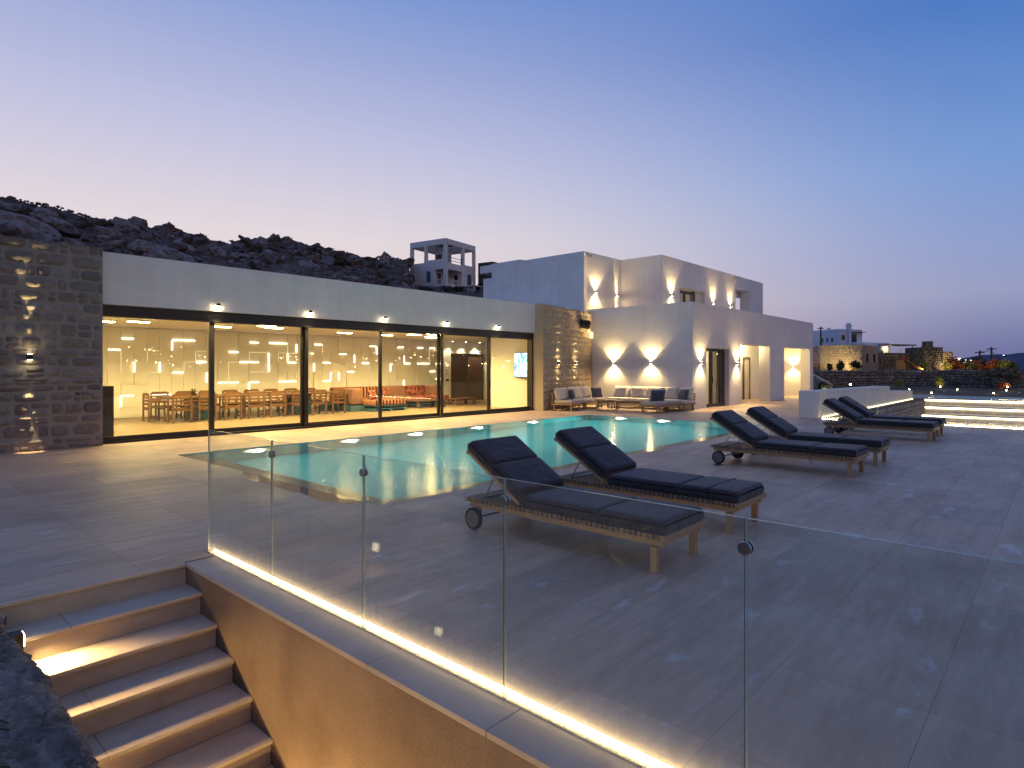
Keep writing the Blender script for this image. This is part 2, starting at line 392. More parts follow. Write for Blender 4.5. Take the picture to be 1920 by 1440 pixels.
rA = wramp([(0,(240,208,198)), (.1,(237,214,210)), (.2,(228,217,221)), (.33,(197,197,225)), (.44,(164,175,218)), (.55,(118,151,214)), (.68,(104,136,204)), (.85,(102,132,198)), (1,(102,132,198))])
rB = wramp([(0,(102,104,150)), (.03,(114,119,164)), (.1,(150,157,193)), (.16,(142,158,204)), (.265,(120,155,212)), (.44,(74,121,195)), (.6,(76,118,190)), (.8,(98,130,197)), (1,(102,132,198))])
# unseen sky opposite the afterglow, pink and made warmer to light walls and terrace
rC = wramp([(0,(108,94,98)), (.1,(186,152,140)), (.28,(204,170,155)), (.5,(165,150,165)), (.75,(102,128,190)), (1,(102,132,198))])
def wmap(a, b):
    n = wn('MapRange'); n.interpolation_type = 'SMOOTHSTEP'; n.inputs[1].default_value = a; n.inputs[2].default_value = b
    nt.links.new(dot.outputs['Value'], n.inputs[0]); return n.outputs[0]
def wmix(f, a, b):
    n = wn('Mix', data_type='RGBA'); nt.links.new(f, n.inputs[0]); nt.links.new(a, n.inputs[6]); nt.links.new(b, n.inputs[7]); return n.outputs[2]
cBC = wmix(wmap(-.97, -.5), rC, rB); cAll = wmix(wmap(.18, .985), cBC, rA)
up = wn('MapRange'); up.inputs[1].default_value = -.03; up.inputs[2].default_value = 0.0; nt.links.new(sx.outputs['Z'], up.inputs[0])
gr = wn('RGB'); gr.outputs[0].default_value = (.03,.03,.045,1)
nt.links.new(wmix(up.outputs[0], gr.outputs[0], cAll), bg.inputs[0]); bg.inputs[1].default_value = 1.0

# ------------------------------------------------------------------ masonry: real stones set in mortar
def masonry(mb, o, u, n, L, H0, H1, hr, wr, depth, seed=0, gap=.012, fine=True, top=None):
    """irregular courses of stones over a face: origin o, along u, up z, outward n"""
    rr = random.Random(seed); o, u, n = Vector(o), Vector(u).normalized(), Vector(n).normalized(); z = H0; up = Vector((0,0,1))
    while z < H1-.04:
        h = min(rr.uniform(*hr), H1-z)
        if H1-z-h < hr[0]*.6: h = H1-z
        x = -rr.uniform(0, wr[0])
        while x < L:
            w = rr.uniform(*wr)*(1.0 if rr.random() < .75 else .6)
            x0, x1 = max(x, 0), min(x+w, L)
            if L-x1 < wr[0]*.35: x1 = L; w = L-x
            if x1-x0 > .05:
                split = 2 if (h > hr[0]*1.5 and w < wr[1]*.6 and rr.random() < .4) else 1
                for q in range(split):
                    za, zb = z+h*q/split, z+h*(q+1)/split
                    zt = top((x0+x1)/2) if top else 1e9
                    if za > zt-.05: continue
                    zb = min(zb, zt)
                    d = depth*rr.uniform(.45, 1.1); sd = rr.random()*100; j = [rr.uniform(-.6, 1.4)*gap for _ in range(8)]
                    tilt = rr.uniform(-.35, .35)
                    nu, nv = (6, 4) if fine else (3, 3)
                    def fn(i, jv):
                        a, b = i/nu, jv/nv
                        xa = x0+j[0]*(1-b)+j[1]*b; xb = x1-j[2]*(1-b)-j[3]*b
                        ya = za+j[4]*(1-a)+j[5]*a; yb = zb-j[6]*(1-a)-j[7]*a
                        # rounded corners
                        ca_, cb_ = 2*a-1, 2*b-1
                        k = 1-.09*(ca_*ca_*cb_*cb_)*2
                        xx = (xa+xb)/2+(xb-xa)/2*ca_*k; yy = (ya+yb)/2+(yb-ya)/2*cb_*k
                        e = max(abs(ca_), abs(cb_))
                        hh = d*(1-e**5)+d*tilt*cb_*(1-e**4)
                        if e < .99: hh += .55*depth*noise.noise(Vector((xx*9+sd, yy*9, sd)))
                        else: hh = -.012
                        return o+u*xx+up*yy+n*hh
                    mb.grid(fn, nu, nv)
            x += w
        z += h
    return mb

# ------------------------------------------------------------------ the terrace, pool and stairs
POOL = (4.37, 18.0, 6.12, 12.58)
px0, px1, py0, py1 = POOL
t = MB()
def sheet(x0, x1, y0, y1, z=0.0): t.quad((x0,y0,z),(x1,y0,z),(x1,y1,z),(x0,y1,z))
sheet(-6, px0, 5.56, 15.72); sheet(2.255, px0, -9, 5.56); sheet(px0, px1, -9, py0); sheet(px0, px1, py1, 15.72)
sheet(px1, 21.78, -9, 16.2); sheet(21.78, 46, 6.12, 16.2)
structure(t.build('terrace', M['tile']))
# dark slot round the pool and the basin
b = MB(); zb = -1.45; lw = .42
b.quad((px0+lw,py0+lw,zb),(px1,py0+lw,zb),(px1,py1,zb),(px0+lw,py1,zb))
b.quad((px0+lw,py0+lw,zb),(px0+lw,py1,zb),(px0+lw,py1,-.24),(px0+lw,py0+lw,-.24))
b.quad((px0+lw,py0+lw,zb),(px1,py0+lw,zb),(px1,py0+lw,-.24),(px0+lw,py0+lw,-.24))
b.quad((px1,py0,zb),(px1,py1,zb),(px1,py1,0.0),(px1,py0,0.0)); b.quad((px0,py1,zb),(px1,py1,zb),(px1,py1,0.0),(px0,py1,0.0))
structure(b.build('pool_basin', M['mosaic']))
b = MB(); b.quad((px0+.012,py0+.012,-.24),(px0+lw,py0+lw,-.24),(px0+lw,py1,-.24),(px0+.012,py1,-.24)); b.quad((px0+.012,py0+.012,-.24),(px1,py0+.012,-.24),(px1,py0+lw,-.24),(px0+lw,py0+lw,-.24))
b.quad((px0+.012,py0+.012,-.24),(px0+.012,py1,-.24),(px0+.012,py1,-.004),(px0+.012,py0+.012,-.004)); b.quad((px0+.012,py0+.012,-.24),(px1,py0+.012,-.24),(px1,py0+.012,-.004),(px0+.012,py0+.012,-.004))
structure(b.build('pool_ledge', M['pool_ledge']))
b = MB()   # slot between water and paving
for (x0,x1,y0,y1) in ((px0-.004,px0+.012,py0,py1),(px0,px1,py0-.004,py0+.012)): b.box(x0,x1,y0,y1,-.03,-.0035)
structure(b.build('pool_edge_slot', M['black']))
w = MB(); nx, ny = 60, 30
w.quad((px0+.012,py0+.012,-.008),(px1,py0+.012,-.008),(px1,py1,-.008),(px0+.012,py1,-.008))
structure(w.build('pool_water', M['water']))
pud = [(4.366,9.75),(4.27,9.55),(4.10,8.9),(4.15,8.38),(4.09,7.92),(4.12,7.49),(4.05,7.01),(4.06,6.7),(4.18,6.45),(4.366,6.40)]
b = MB(); pts = []
for i in range(len(pud)-1):
    for q in range(6):
        f = q/6; x = pud[i][0]*(1-f)+pud[i+1][0]*f; y = pud[i][1]*(1-f)+pud[i+1][1]*f
        pts.append((min(x+.035*noise.noise(Vector((x*4,y*5,3))), 4.366), y, .0035))
pts.append((4.366, 6.40, .0035)); b.add(pts, [tuple(range(len(pts)))])
structure(b.build('puddle_water', M['puddle']))
b = MB(); b.quad((10.0,4.35,.0035),(10.35,4.3,.0035),(10.45,4.42,.0035),(10.12,4.5,.0035)); structure(b.build('small_puddle_water', M['puddle']))

# underwater lamps
for i, (x, y, wall) in enumerate([(5.87,12.55,'y'),(8.14,12.55,'y'),(10.1,12.55,'y'),(12.34,12.55,'y'),(14.79,12.55,'y'),(17.96,11.2,'x'),(17.96,9.6,'x')]):
    lab = (['glowing underwater lamp nearest the left end of the pool','glowing underwater lamp, second from the left along the far pool wall','glowing underwater lamp in the middle of the long far pool wall','glowing underwater lamp, second from the right along the far pool wall','glowing underwater lamp at the right end of the long far pool wall','glowing underwater lamp in the short end wall of the pool, farther of two','glowing underwater lamp in the short end wall of the pool, nearer of two'])[i]
    p = thing('pool_lamp', lab, 'pool lamp', (x, y, -.38), 'lamps under the pool water')
    m = MB(); r = MB()
    if wall == 'y':
        m.tube((x,y-.012,-.38),(x,y-.03,-.38),.33,.33,28); r.tube((x,y+.02,-.38),(x,y-.011,-.38),.35,.342,28); dv = (0,-1,-.25)
        lo = (x,y-.12,-.38)
    else:
        m.tube((x-.012,y,-.38),(x-.03,y,-.38),.33,.33,28); r.tube((x+.02,y,-.38),(x-.011,y,-.38),.35,.342,28); dv = (-1,0,-.25); lo = (x-.12,y,-.38)
    m.build('lens', M['pool_lens_halo'], p); r.build('rim', M['steel'], p)
    spot('pool_beam', lo, 480, math.radians(165), .8, dv, (1,1,.86), p, .1)
    point('pool_glow', Vector((x,y,-.38))+Vector((0,-.11,0) if wall == 'y' else (-.11,0,0)), 9, (1,.97,.8), p, .05)

# retaining wall of the stairs with its coping
t = thing('retaining_wall', 'brown plastered stair wall with pale stone coping under the glass railing', 'wall', (2.1,0,0))
b = MB(); b.box(2.0, 2.25, -9, 5.54, -3, -.035); b.build('wall_face', M['brown_plaster'], t)
ys = [5.54, 4.76, 3.825, 2.89, 1.955, 1.02, .085, -.85, -1.8, -4, -9]
for a_, b_ in zip(ys, ys[1:]):
    b = MB(); b.box(1.985, 2.254, b_+.0015, a_-.0015, -.034, .0); b.build('coping_stone', M['coping'], t, bevel=.004)

t = thing('stone_stairs', 'beige limestone steps going down between the rough wall and brown plastered wall', 'stairs', (1.4,4,0))
b = MB(); b.box(.74, 1.984, 5.515, 5.56, -.03, -.0005); b.build('nosing', M['step'], t, bevel=.004)
b = MB(); b.box(.74, 1.995, 5.54, 5.7, -.176, -.031); b.build('riser', M['step'], t)
for i in range(1, 10):
    z = -.176*i; yr = 5.54-.302*(i-1); yn = yr-.302-.028
    for x0, x1 in (((.74, 1.112), (1.114, 1.998)) if i % 2 else ((.74, 1.11), (1.112, 1.998))):
        b = MB(); b.box(x0, x1, yn, yr+.004, z-.03, z-.0004*i); b.build('tread', M['step'], t, bevel=.004)
    xj = 1.5 if i % 2 else 1.72
    for x0, x1 in ((.74, xj), (xj+.002, 1.996)):
        b = MB(); b.box(x0, x1, yn+.03, yn+.06, z-.176, z-.031); b.build('riser', M['step'], t)
b = MB(); b.box(.7, 2.0, -3, 2.55, -1.95, -1.78); b.build('landing', M['step'], t)

# rough dark wall in the left foreground
def slab_top(i, j, nu=70, nv=260):
    y = 5.62-4.9*j/nv; u = i/nu
    edge = .755+.05*noise.noise(Vector((y*2.3, 1.7, 0)))+.035*noise.noise(Vector((y*9, 5, 0)))+.016*noise.noise(Vector((y*33, 2, 0)))
    x = .12+(edge-.12)*u
    # split, tilted plates of rock with sharp steps between them
    w1 = (y*1.15+x*.45+.30*noise.noise(Vector((x*1.6, y*1.3, 2))))*1.9; f1 = w1-math.floor(w1)
    w2 = (y*.5-x*1.1+.35*noise.noise(Vector((x*2.2, y*2.4, 8))))*4.3; f2 = w2-math.floor(w2)
    z = -.05+.055*f1+.018*f2+.03*noise.noise(Vector((math.floor(w1)*3.3, x*2.5, 1)))
    rg = 1-abs(noise.noise(Vector((x*9+y*3, y*16, 2)))); z += .022*rg*rg+.013*noise.noise(Vector((x*40, y*55, 4)))
    if f1 < .05: z -= .05*(1-f1/.05)
    if u > .95: z -= .03*(u-.95)/.05
    return Vector((x, y, z))
t = thing('rough_stone_wall', 'low dark slate-like rubble wall with ragged top beside the steps', 'wall', (0,3,0))
b = MB(); b.grid(slab_top, 70, 260); b.build('capstones', M['slate'], t)
b = MB(); b.box(.13, .735, .72, 5.6, -3, -.16); b.build('wall_core', M['mortar_dark'], t)
b = MB(); masonry(b, (.735, .75, 0), (0,1,0), (1,0,0), 4.86, -2.2, -.06, (.09,.2), (.2,.5), .05, 3, .012); b.build('stonework', M['stone_dark'], t, smooth=True)

# box lamps in that wall lighting the steps
for i, (y, z) in enumerate(((5.16,-.16),(4.2,-.74))):
    p = thing('step_lamp', ['small glowing box lamp on the rough wall above the upper steps','small glowing box lamp on the rough wall low down the steps'][i], 'step lamp', (.79,y,z), 'lamps along the steps')
    b = MB(); b.box(.73,.832,y-.05,y+.05,z-.045,z+.055); b.build('housing', M['black'], p, bevel=.004)
    b = MB(); b.box(.8325,.84,y-.04,y+.04,z-.035,z+.045); b.build('lens', M['led_soft'], p)
    spot('step_beam', (.88,y,z+.0), 95, math.radians(122), .7, (.34,-.58,-.78), WARMER, p, .04)
for q, (y, z) in enumerate(((3.2,-1.3),(2.1,-1.5))):
    p = thing('step_lamp', ['small box lamp at the foot of the steps','small box lamp beyond the foot of the steps'][q], 'step lamp', (.79,y,z), 'lamps along the steps')
    b = MB(); b.box(.73,.832,y-.05,y+.05,z-.045,z+.055); b.build('housing', M['black'], p, bevel=.004)
    b = MB(); b.box(.8325,.84,y-.04,y+.04,z-.035,z+.045); b.build('lens', M['led_soft'], p)
    spot('step_beam', (.88,y,z), 55, math.radians(172), .6, (.9,.1,.1), WARMER, p, .05)

# ------------------------------------------------------------------ glass railings
def railing(name, label, x, edges, h, led_x, sgn, led_mat):
    t = thing(name, label, 'railing', (x, edges[0], 0))
    for a_, b_ in zip(edges, edges[1:]):
        g = MB(); y0, y1 = b_+.004, a_-.004; th = .013
        g.mi = 0; g.quad((x,y0,.0),(x,y1,.0),(x,y1,h),(x,y0,h)); g.quad((x+th,y0,.0),(x+th,y1,.0),(x+th,y1,h),(x+th,y0,h))
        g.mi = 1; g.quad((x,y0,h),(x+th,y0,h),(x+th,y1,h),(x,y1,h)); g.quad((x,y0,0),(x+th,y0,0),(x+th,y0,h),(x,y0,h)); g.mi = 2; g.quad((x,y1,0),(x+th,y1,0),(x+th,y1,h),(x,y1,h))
        g.build('glass_panel', [M['rail_glass'], M['edge'], M['edge_lit']], t)
    for y in edges[1:-1]:
        c = MB(); zc = h-.11
        c.tube((x-.012,y,zc),(x-.001,y,zc),.024,.026,20); c.tube((x+.014,y,zc),(x+.025,y,zc),.026,.024,20); c.tube((x-.001,y,zc),(x+.014,y,zc),.005,.005,8)
        c.build('clamp', M['steel'], t, smooth=False)
    b = MB(); b.box(x-.012,x+.0295,edges[-1],edges[0],-.02,.002); b.build('base_channel', M['grey_plastic'], t)
    l = MB(); l.box(led_x,led_x+sgn*.010,edges[-1],edges[0]-.03,.0045,.017); l.build('light_strip', led_mat, t)
    return t
M['led_rail'] = emit('led_rail_strip', (1,.74,.36), 62)
railing('glass_railing', 'frameless glass railing with light strip along the stair wall in front', 2.24, [5.71,4.52,3.30,2.08,.87,-.35,-1.57,-2.8], 1.10, 2.285, 1, M['led_rail'])
railing('glass_railing', 'far frameless glass railing with light strip above the sunken court', 21.7, [5.92,4.3,2.6,.9,-.8,-2.5,-4.2,-5.9], 1.10, 21.66, -1, M['led_rail'])

# ------------------------------------------------------------------ lamps on walls
def wall_lamp(loc, n, label, body, cone=104, e_up=300, e_dn=300, off=.06, group='up and down wall lamps', colr=(1,.71,.31), size=.05, glow=85, blend=.3):
    n = Vector(n); p = thing('wall_lamp', label, 'wall lamp', loc, group); x, y, z = loc
    s_ = size; c = Vector(loc)+n*(off); u = Vector((-n.y, n.x, 0))
    rot = Matrix((u, n, Vector((0,0,1)))).transposed().to_4x4(); tr = Matrix.Translation(c) @ rot
    b = MB(); b.box(-s_,s_,-s_*.9,s_*.9,-.055,.055,tr); b.build('body', body, p, bevel=.004)
    b = MB(); b.box(-s_*.4,s_*.4,-off,-s_*.9,-.03,.03,tr); b.build('bracket', body, p)
    for sg in (1,-1):
        l = MB(); l.box(-s_*.7,s_*.7,-s_*.6,s_*.6,sg*.0555,sg*.058,tr); l.build('lens', M['lamp'], p)
        spot('beam', c+Vector((0,0,sg*.075)), e_up if sg > 0 else e_dn, math.radians(cone), blend, (0,0,sg), colr, p, .02)
        if glow: spot('spill', c+n*.03+Vector((0,0,sg*.08)), glow, math.radians(168), .9, n*.35+Vector((0,0,sg)), colr, p, .04)
    return p

# ------------------------------------------------------------------ left stone wall
def stone_wall(name, label, x0, x1, y, th, h, seed, body, face, hr, wr, dep, ang=0, cat='stone wall', end=True):
    t = thing(name, label, cat, (x0, y, 0))
    u = Vector((math.cos(ang), math.sin(ang), 0)); n = Vector((math.sin(ang), -math.cos(ang), 0)); L = (x1-x0)/math.cos(ang)
    o = Vector((x0, y, 0)); b = MB()
    rot = Matrix((u, -n, Vector((0,0,1)))).transposed().to_4x4()
    b.box(0, L, 0, th, 0, h-.02, Matrix.Translation(o) @ rot); b.build('wall_core', body, t)
    s = MB(); masonry(s, o, u, n, L, 0, h, hr, wr, dep, seed, .013)
    masonry(s, o-n*th, -n*-1, u*-1, th, 0, h, hr, wr, dep, seed+5) if end else None
    # capping stones
    q = 0
    while q < L-.05:
        w_ = R.uniform(wr[0]*1.2, wr[1]*1.2); q1 = min(q+w_, L); sd = R.random()*50
        def fn(i, j):
            a_, c_ = i/5, j/3; e = max(abs(2*a_-1), abs(2*c_-1))
            return o+u*(q+.008+(q1-q-.016)*a_)+(-n)*(th*c_-.02*(1-c_))+Vector((0,0,h-.025+(0 if e > .99 else .03+.025*noise.noise(Vector((a_*4+sd,c_*4,sd))))))
        s.grid(fn, 5, 3); q = q1
    s.build('stonework', face, t, smooth=True)
    return t
stone_wall('stone_wall', 'tall grey rubble stone wall at the left end of the glass pavilion', -3.5, 3.82, 15.25, .5, 4.25, 21, M['mortar'], M['stone'], (.09,.3), (.14,.6), .036, end=False)
wall_lamp((2.56,15.21,1.88), (0,-1,0), 'black wall lamp on the left rubble wall', M['black'], 17, 420, 420, .06, 'wall lamps on rubble stone', (1,.74,.36), .045, 1.5, .5)

# right stone wall, slightly angled
ang = math.atan2(.85, 4.5)
stone_wall('stone_wall', 'tan rubble stone wall between the glass pavilion and white house', 18.52, 23.02, 15.1, .5, 4.2, 33, M['mortar_warm'], M['stone_warm'], (.13,.36), (.14,.46), .05, ang, end=False)
for x, lab in ((19.67,'black wall lamp on tan rubble wall, farther from the speaker'),(21.27,'black wall lamp on tan rubble wall, below the speaker')):
    wall_lamp((x, 15.1+(x-18.52)*math.tan(ang)-.04, 1.88), (math.sin(ang),-math.cos(ang),0), lab, M['black'], 28, 110, 110, .06, 'wall lamps on rubble stone', (1,.8,.45), .045, 10, .6)
p = thing('loudspeaker', 'round black outdoor loudspeaker high on the tan rubble wall', 'speaker', (21.9,15.2,3.6))
yb_ = 15.1+(21.9-18.52)*math.tan(ang)
b = MB(); b.tube((21.9,yb_-.02,3.72),(21.9,yb_-.22,3.66),.03,.03,10); b.box(21.84,21.96,yb_-.05,yb_-.005,3.62,3.82); b.build('bracket', M['black'], p)
b = MB(); b.tube((21.78,yb_-.12,3.60),(22.02,yb_-.36,3.56),.17,.2,22); b.tube((22.02,yb_-.36,3.56),(22.05,yb_-.39,3.555),.2,.17,22); b.build('cabinet', M['rubber'], p, bevel=.02, smooth=False)
b = MB(); b.tube((22.051,yb_-.391,3.5548),(22.053,yb_-.393,3.5545),.165,.165,22); b.build('grille', M['grey_plastic'], p)

# ------------------------------------------------------------------ glass pavilion
pv = thing('glass_pavilion', 'long low white pavilion with six glass sliding panels facing the pool', 'pavilion', (11,16,0))
b = MB(); b.box(3.3, 18.53, 15.46, 15.86, 3.05, 4.19); b.build('fascia', M['stucco'], pv, bevel=.01)
b = MB(); b.box(3.3, 22.8, 15.865, 23.3, 3.32, 4.10); b.build('roof', M['stucco'], pv)
b = MB(); b.box(3.0, 23.4, 15.87, 22.96, 3.02, 3.318); b.build('ceiling', M['plain_white'], pv)
b = MB(); b.box(3.0, 23.4, 15.73, 22.96, -.1, .003); b.build('interior_floor', M['int_floor'], pv)
b = MB(); b.box(3.0, 3.2, 15.8, 22.96, .003, 3.02); b.build('side_wall', M['plain_white'], pv)
for bx in ((18.9, 19.1, 15.87, 18.3),(23.2, 23.4, 17.0, 22.96)): b = MB(); b.box(*bx, .003, 3.02); b.build('partition_wall', M['plain_white'], pv)
fw = MB(); fw.box(3.0, 23.4, 22.96, 23.2, -.1, 3.3); fwo = fw.build('back_wall', M['plain_white'], pv)
# relief panels of the light wall
X0, DX, ZR, DZ = 5.86, .3853, 2.64, .377
gx = lambda i: X0+DX*i
gz = lambda k_: ZR-DZ*k_
b = MB(); rr = random.Random(5)
i = -6
while i < 37:
    k_ = -1
    while k_ < 7:
        wv_ = rr.choice([1,1,2,2]); hv_ = rr.choice([1,2,2,3])
        za, zb_ = gz(min(k_+hv_, 7))+.004, gz(k_)-.004
        if k_ == -1: zb_ = 3.0
        if za < .03: za = .03
        dd = rr.choice([.010,.03,.055])
        b.box(gx(i)+.004, gx(i+1)-.004, 22.955-dd, 22.958, za, zb_)
        k_ += hv_
    i += 1
b.build('relief_panel', M['plain_white'], fwo)
Hs = [(1,2,0,1),(0,1,1,1),(5,7,0,1),(7,8,2,1),(5,6,3,1),(3,5,5,1),(1,2,5,1),(0,1,3,0),(3,4,3,0),(6,7,2,0),(3,4,1,0),(7,8,1,0),(12,13,0,1),(14,16,0,1),(10,11,1,1),(11,12,2,1),(12,13,2,1),(16,17,2,1),(9,10,4,1),(10,11,4,1),(12,13,4,1),(15,16,4,1),(16,17,4,1),
 (12,14,1,0),(10,11,2,0),(12,14,3,0),(15,17,1,0),(12,14,5,0),(19,20,0,1),(18.6,19,1,1),(22,23,1,1),(20,21,2,1),(25,26,2,1),(23,24,3,1),(20,21,4,1),(26,27,0,1),(30,31,0,1),(33,34,0,1),(35,36,0,1),(31,32,2,1),(33,35,2,1),(36,37,2,1),(35,36,3,1),(36,37,4,1),(25,27,5,1),(24,26,4,0),(21,22,3,0),(-2,-1,2,1),(-3,-2,0,1)]
Vs = [(5,0,1,1),(2,2,3,1),(4,2,3,1),(8,3,4,1),(1,5,6,1),(1,1,3,0),(3,1,2,0),(3,3,4,0),(6,2,3,0),(7,1,2,0),(17,0,1,1),(14,1,2,1),(14,2,3,1),(16,1,2,1),(12,4,5,1),(12,1,2,0),(10,2,4,0),(15,1,2,0),(16,0,1,0),(17,3,4,0),(11,4,5,0),(16,4,5,0),(19,2,3,1),(24,1,2,1),(27,0,1,1),(22,3,4,1),(21,3,4,1),(31,1,2,1),(29,2,3,1),(31,4,5,1),(20,0,1,0),(23,2,3,0),(26,2,3,0),(27,4,5,0),(35,0,2,0),(-1,2,3,1)]
for i0, i1, k_, br_ in Hs:
    l = MB(); l.box(gx(i0)+.02, gx(i1)-.02, 22.884, 22.892, gz(k_)-.014 if br_ else gz(k_)-.005, gz(k_)+.014 if br_ else gz(k_)+.005); l.build('light_slot', M['led_soft'] if br_ else M['led_dim'], fwo)
for i0, k0, k1, br_ in Vs:
    l = MB(); hw = .014 if br_ else .005; l.box(gx(i0)-hw, gx(i0)+hw, 22.884, 22.892, gz(k1)+.02, gz(k0)-.02); l.build('light_slot', M['led_soft'] if br_ else M['led_dim'], fwo)
# glazing
b = MB(); b.box(3.6, 18.5, 15.52, 15.8, 2.86, 3.047); b.box(3.6, 18.5, 15.52, 15.6, 2.80, 2.858); b.build('head_frame', M['frame'], pv)
b = MB(); b.box(3.6, 18.5, 15.50, 15.8, .0, .05); b.build('floor_track', M['frame'], pv)
posts = [3.72, 6.23, 8.715, 11.25, 13.70, 16.03, 18.45]
for i in range(6):
    x0, x1 = posts[i], posts[i+1]; yy = (15.60, 15.70)[i % 2]
    f = MB(); a_ = .075 if i else .1
    f.box(x0-.01, x0+a_, yy-.03, yy+.04, .052, 2.855); f.box(x1-.085, x1+.01, yy-.03, yy+.04, .052, 2.855)
    f.box(x0+a_, x1-.085, yy-.025, yy+.035, .052, .15); f.box(x0+a_, x1-.085, yy-.025, yy+.035, 2.79, 2.855)
    fo = f.build('sliding_panel', M['frame'], pv, bevel=.004)
    g = MB(); g.quad((x0+a_,yy+.005,.15),(x1-.085,yy+.005,.15),(x1-.085,yy+.005,2.79),(x0+a_,yy+.005,2.79)); g.build('glass_pane', M['pane'], fo)
    if i in (2,3,4,):
        hx = x1-.04 if i != 3 else x0+.035
        h_ = MB(); h_.box(hx-.012,hx+.012,yy-.075,yy-.055,.95,1.25); h_.box(hx-.01,hx+.01,yy-.056,yy-.03,.97,.99); h_.box(hx-.01,hx+.01,yy-.056,yy-.03,1.21,1.23); h_.build('handle', M['black'], fo)
b = MB(); b.box(18.36, 18.5, 15.54, 15.79, .052, 2.856); b.build('end_post', M['frame'], pv)
# hooded lamps over the glazing
for i, x in enumerate((6.28,8.75,11.25,13.77,16.27)):
    p = thing('eave_lamp', '%s small hooded lamp from the left above the glass panels' % ORD[i], 'eave lamp', (x,15.4,3.2), 'hooded lamps over the glazing')
    b = MB(); b.tube((x,15.455,3.22),(x,15.34,3.225),.011,.011,8); b.tube((x,15.36,3.17),(x,15.36,3.245),.055,.035,16); b.build('hood', M['black'], p)
    b = MB(); b.tube((x,15.36,3.135),(x,15.36,3.169),.03,.046,16); b.build('bulb', M['eave'], p)
    spot('eave_beam', (x,15.33,3.12), 260, math.radians(104), .7, (0,-.25,-1), (1,.76,.42), p, .03)
    point('eave_glow', (x,15.40,3.155), 2.2, (1,.8,.45), p, .02)

# interior ceiling lamps
cl = [(5.01,19.89),(5.7,19.31),(5.35,17.5),(7.04,16.65),(8.15,19.7),(8.96,18.36),(8.37,16.67),(9.51,18.98),(10.11,17.12),(12.57,19.67),(10.88,16.4),(14.48,19.77),(15.04,18.72),(13.93,16.48),(15.43,18.03),(16.77,19.77),(15.56,17.42),(16.74,17.59)]
cl.sort()
for i, (x, y) in enumerate(cl):
    lab = '%s lit ceiling lamp of the glass pavilion counted from the left' % (ORD[i] if i < 12 else ['thirteenth','fourteenth','fifteenth','sixteenth','seventeenth','eighteenth'][i-12])
    p = thing('ceiling_lamp', lab, 'ceiling lamp', (x,y,3.0), 'ceiling lamps inside the pavilion')
    b = MB(); b.box(x-.27,x+.27,y-.13,y+.13,2.965,3.018); b.build('housing', M['white_metal'], p, bevel=.005)
    b = MB(); b.box(x-.25,x+.25,y-.11,y+.11,2.952,2.9645); b.build('lens', M['ceil_lamp'], p)
    spot('ceiling_beam', (x,y,2.93), 250, math.radians(156), .4, (0,0,-1), (1,.72,.25), p, .1)

# dark double door of the hall and its downlights
p = thing('hall_door', 'dark bronze double door in the white hall at the right end inside', 'door', (21.9,22.9,0))
b = MB(); b.box(20.80,20.88,22.86,22.957,.004,2.42); b.box(22.95,23.03,22.86,22.957,.004,2.42); b.box(20.881,22.949,22.86,22.957,2.34,2.42); b.build('frame', M['bronze'], p)
b = MB(); b.box(20.882,21.905,22.89,22.95,.006,2.338); b.build('door_leaf', M['bronze'], p); b = MB(); b.box(21.925,22.948,22.89,22.95,.006,2.338); b.build('door_leaf', M['dark_wood'], p)
b = MB(); b.box(21.86,21.885,22.84,22.889,.9,1.4); b.build('handle', M['steel'], p)
for i, x in enumerate((20.6,21.5,22.5)):
    q = thing('recessed_downlight', ['recessed downlight left of the dark hall door','recessed downlight above the middle of the dark hall door','brightest recessed downlight right of the dark hall door'][i], 'downlight', (x,22.6,3.0), 'downlights over the hall door')
    b = MB(); b.tube((x,22.6,3.019),(x,22.6,3.0),.05,.05,16); b.build('trim_ring', M['white_metal'], q)
    b = MB(); b.tube((x,22.6,2.9995),(x,22.6,2.996),.038,.038,16); b.build('lens', M['lamp'], q)
    spot('downlight_beam', (x,22.62,2.97), (60,60,160)[i], math.radians(75), .5, (0,.28,-1), (1,.8,.48), q)
p = thing('light_switches', 'two small dark switches and a thermostat on the hall wall', 'switches', (20.5,22.95,1.4))
b = MB(); b.box(20.46,20.52,22.94,22.957,1.5,1.56); b.box(20.46,20.52,22.94,22.957,1.35,1.41); b.box(20.45,20.63,22.93,22.957,1.04,1.12); b.build('switch_plate', M['black'], p)

# television on an arm
p = thing('television', 'bright television on the end wall inside the pavilion', 'television', (18.7,16.4,1.8))
tm = Matrix.Translation((18.66,16.28,1.80)) @ Matrix.Rotation(math.radians(76), 4, 'Z')
b = MB(); b.box(-.62,.62,-.03,.0,-.5,.5,tm); b.build('casing', M['black'], p, bevel=.006)
b = MB(); b.box(-.60,.60,.001,.004,-.48,.48,tm); b.build('screen', M['tv'], p)
b = MB(); b.tube((18.69,16.3,1.8),(18.9,16.3,1.8),.03,.03,10); b.build('arm', M['black'], p)

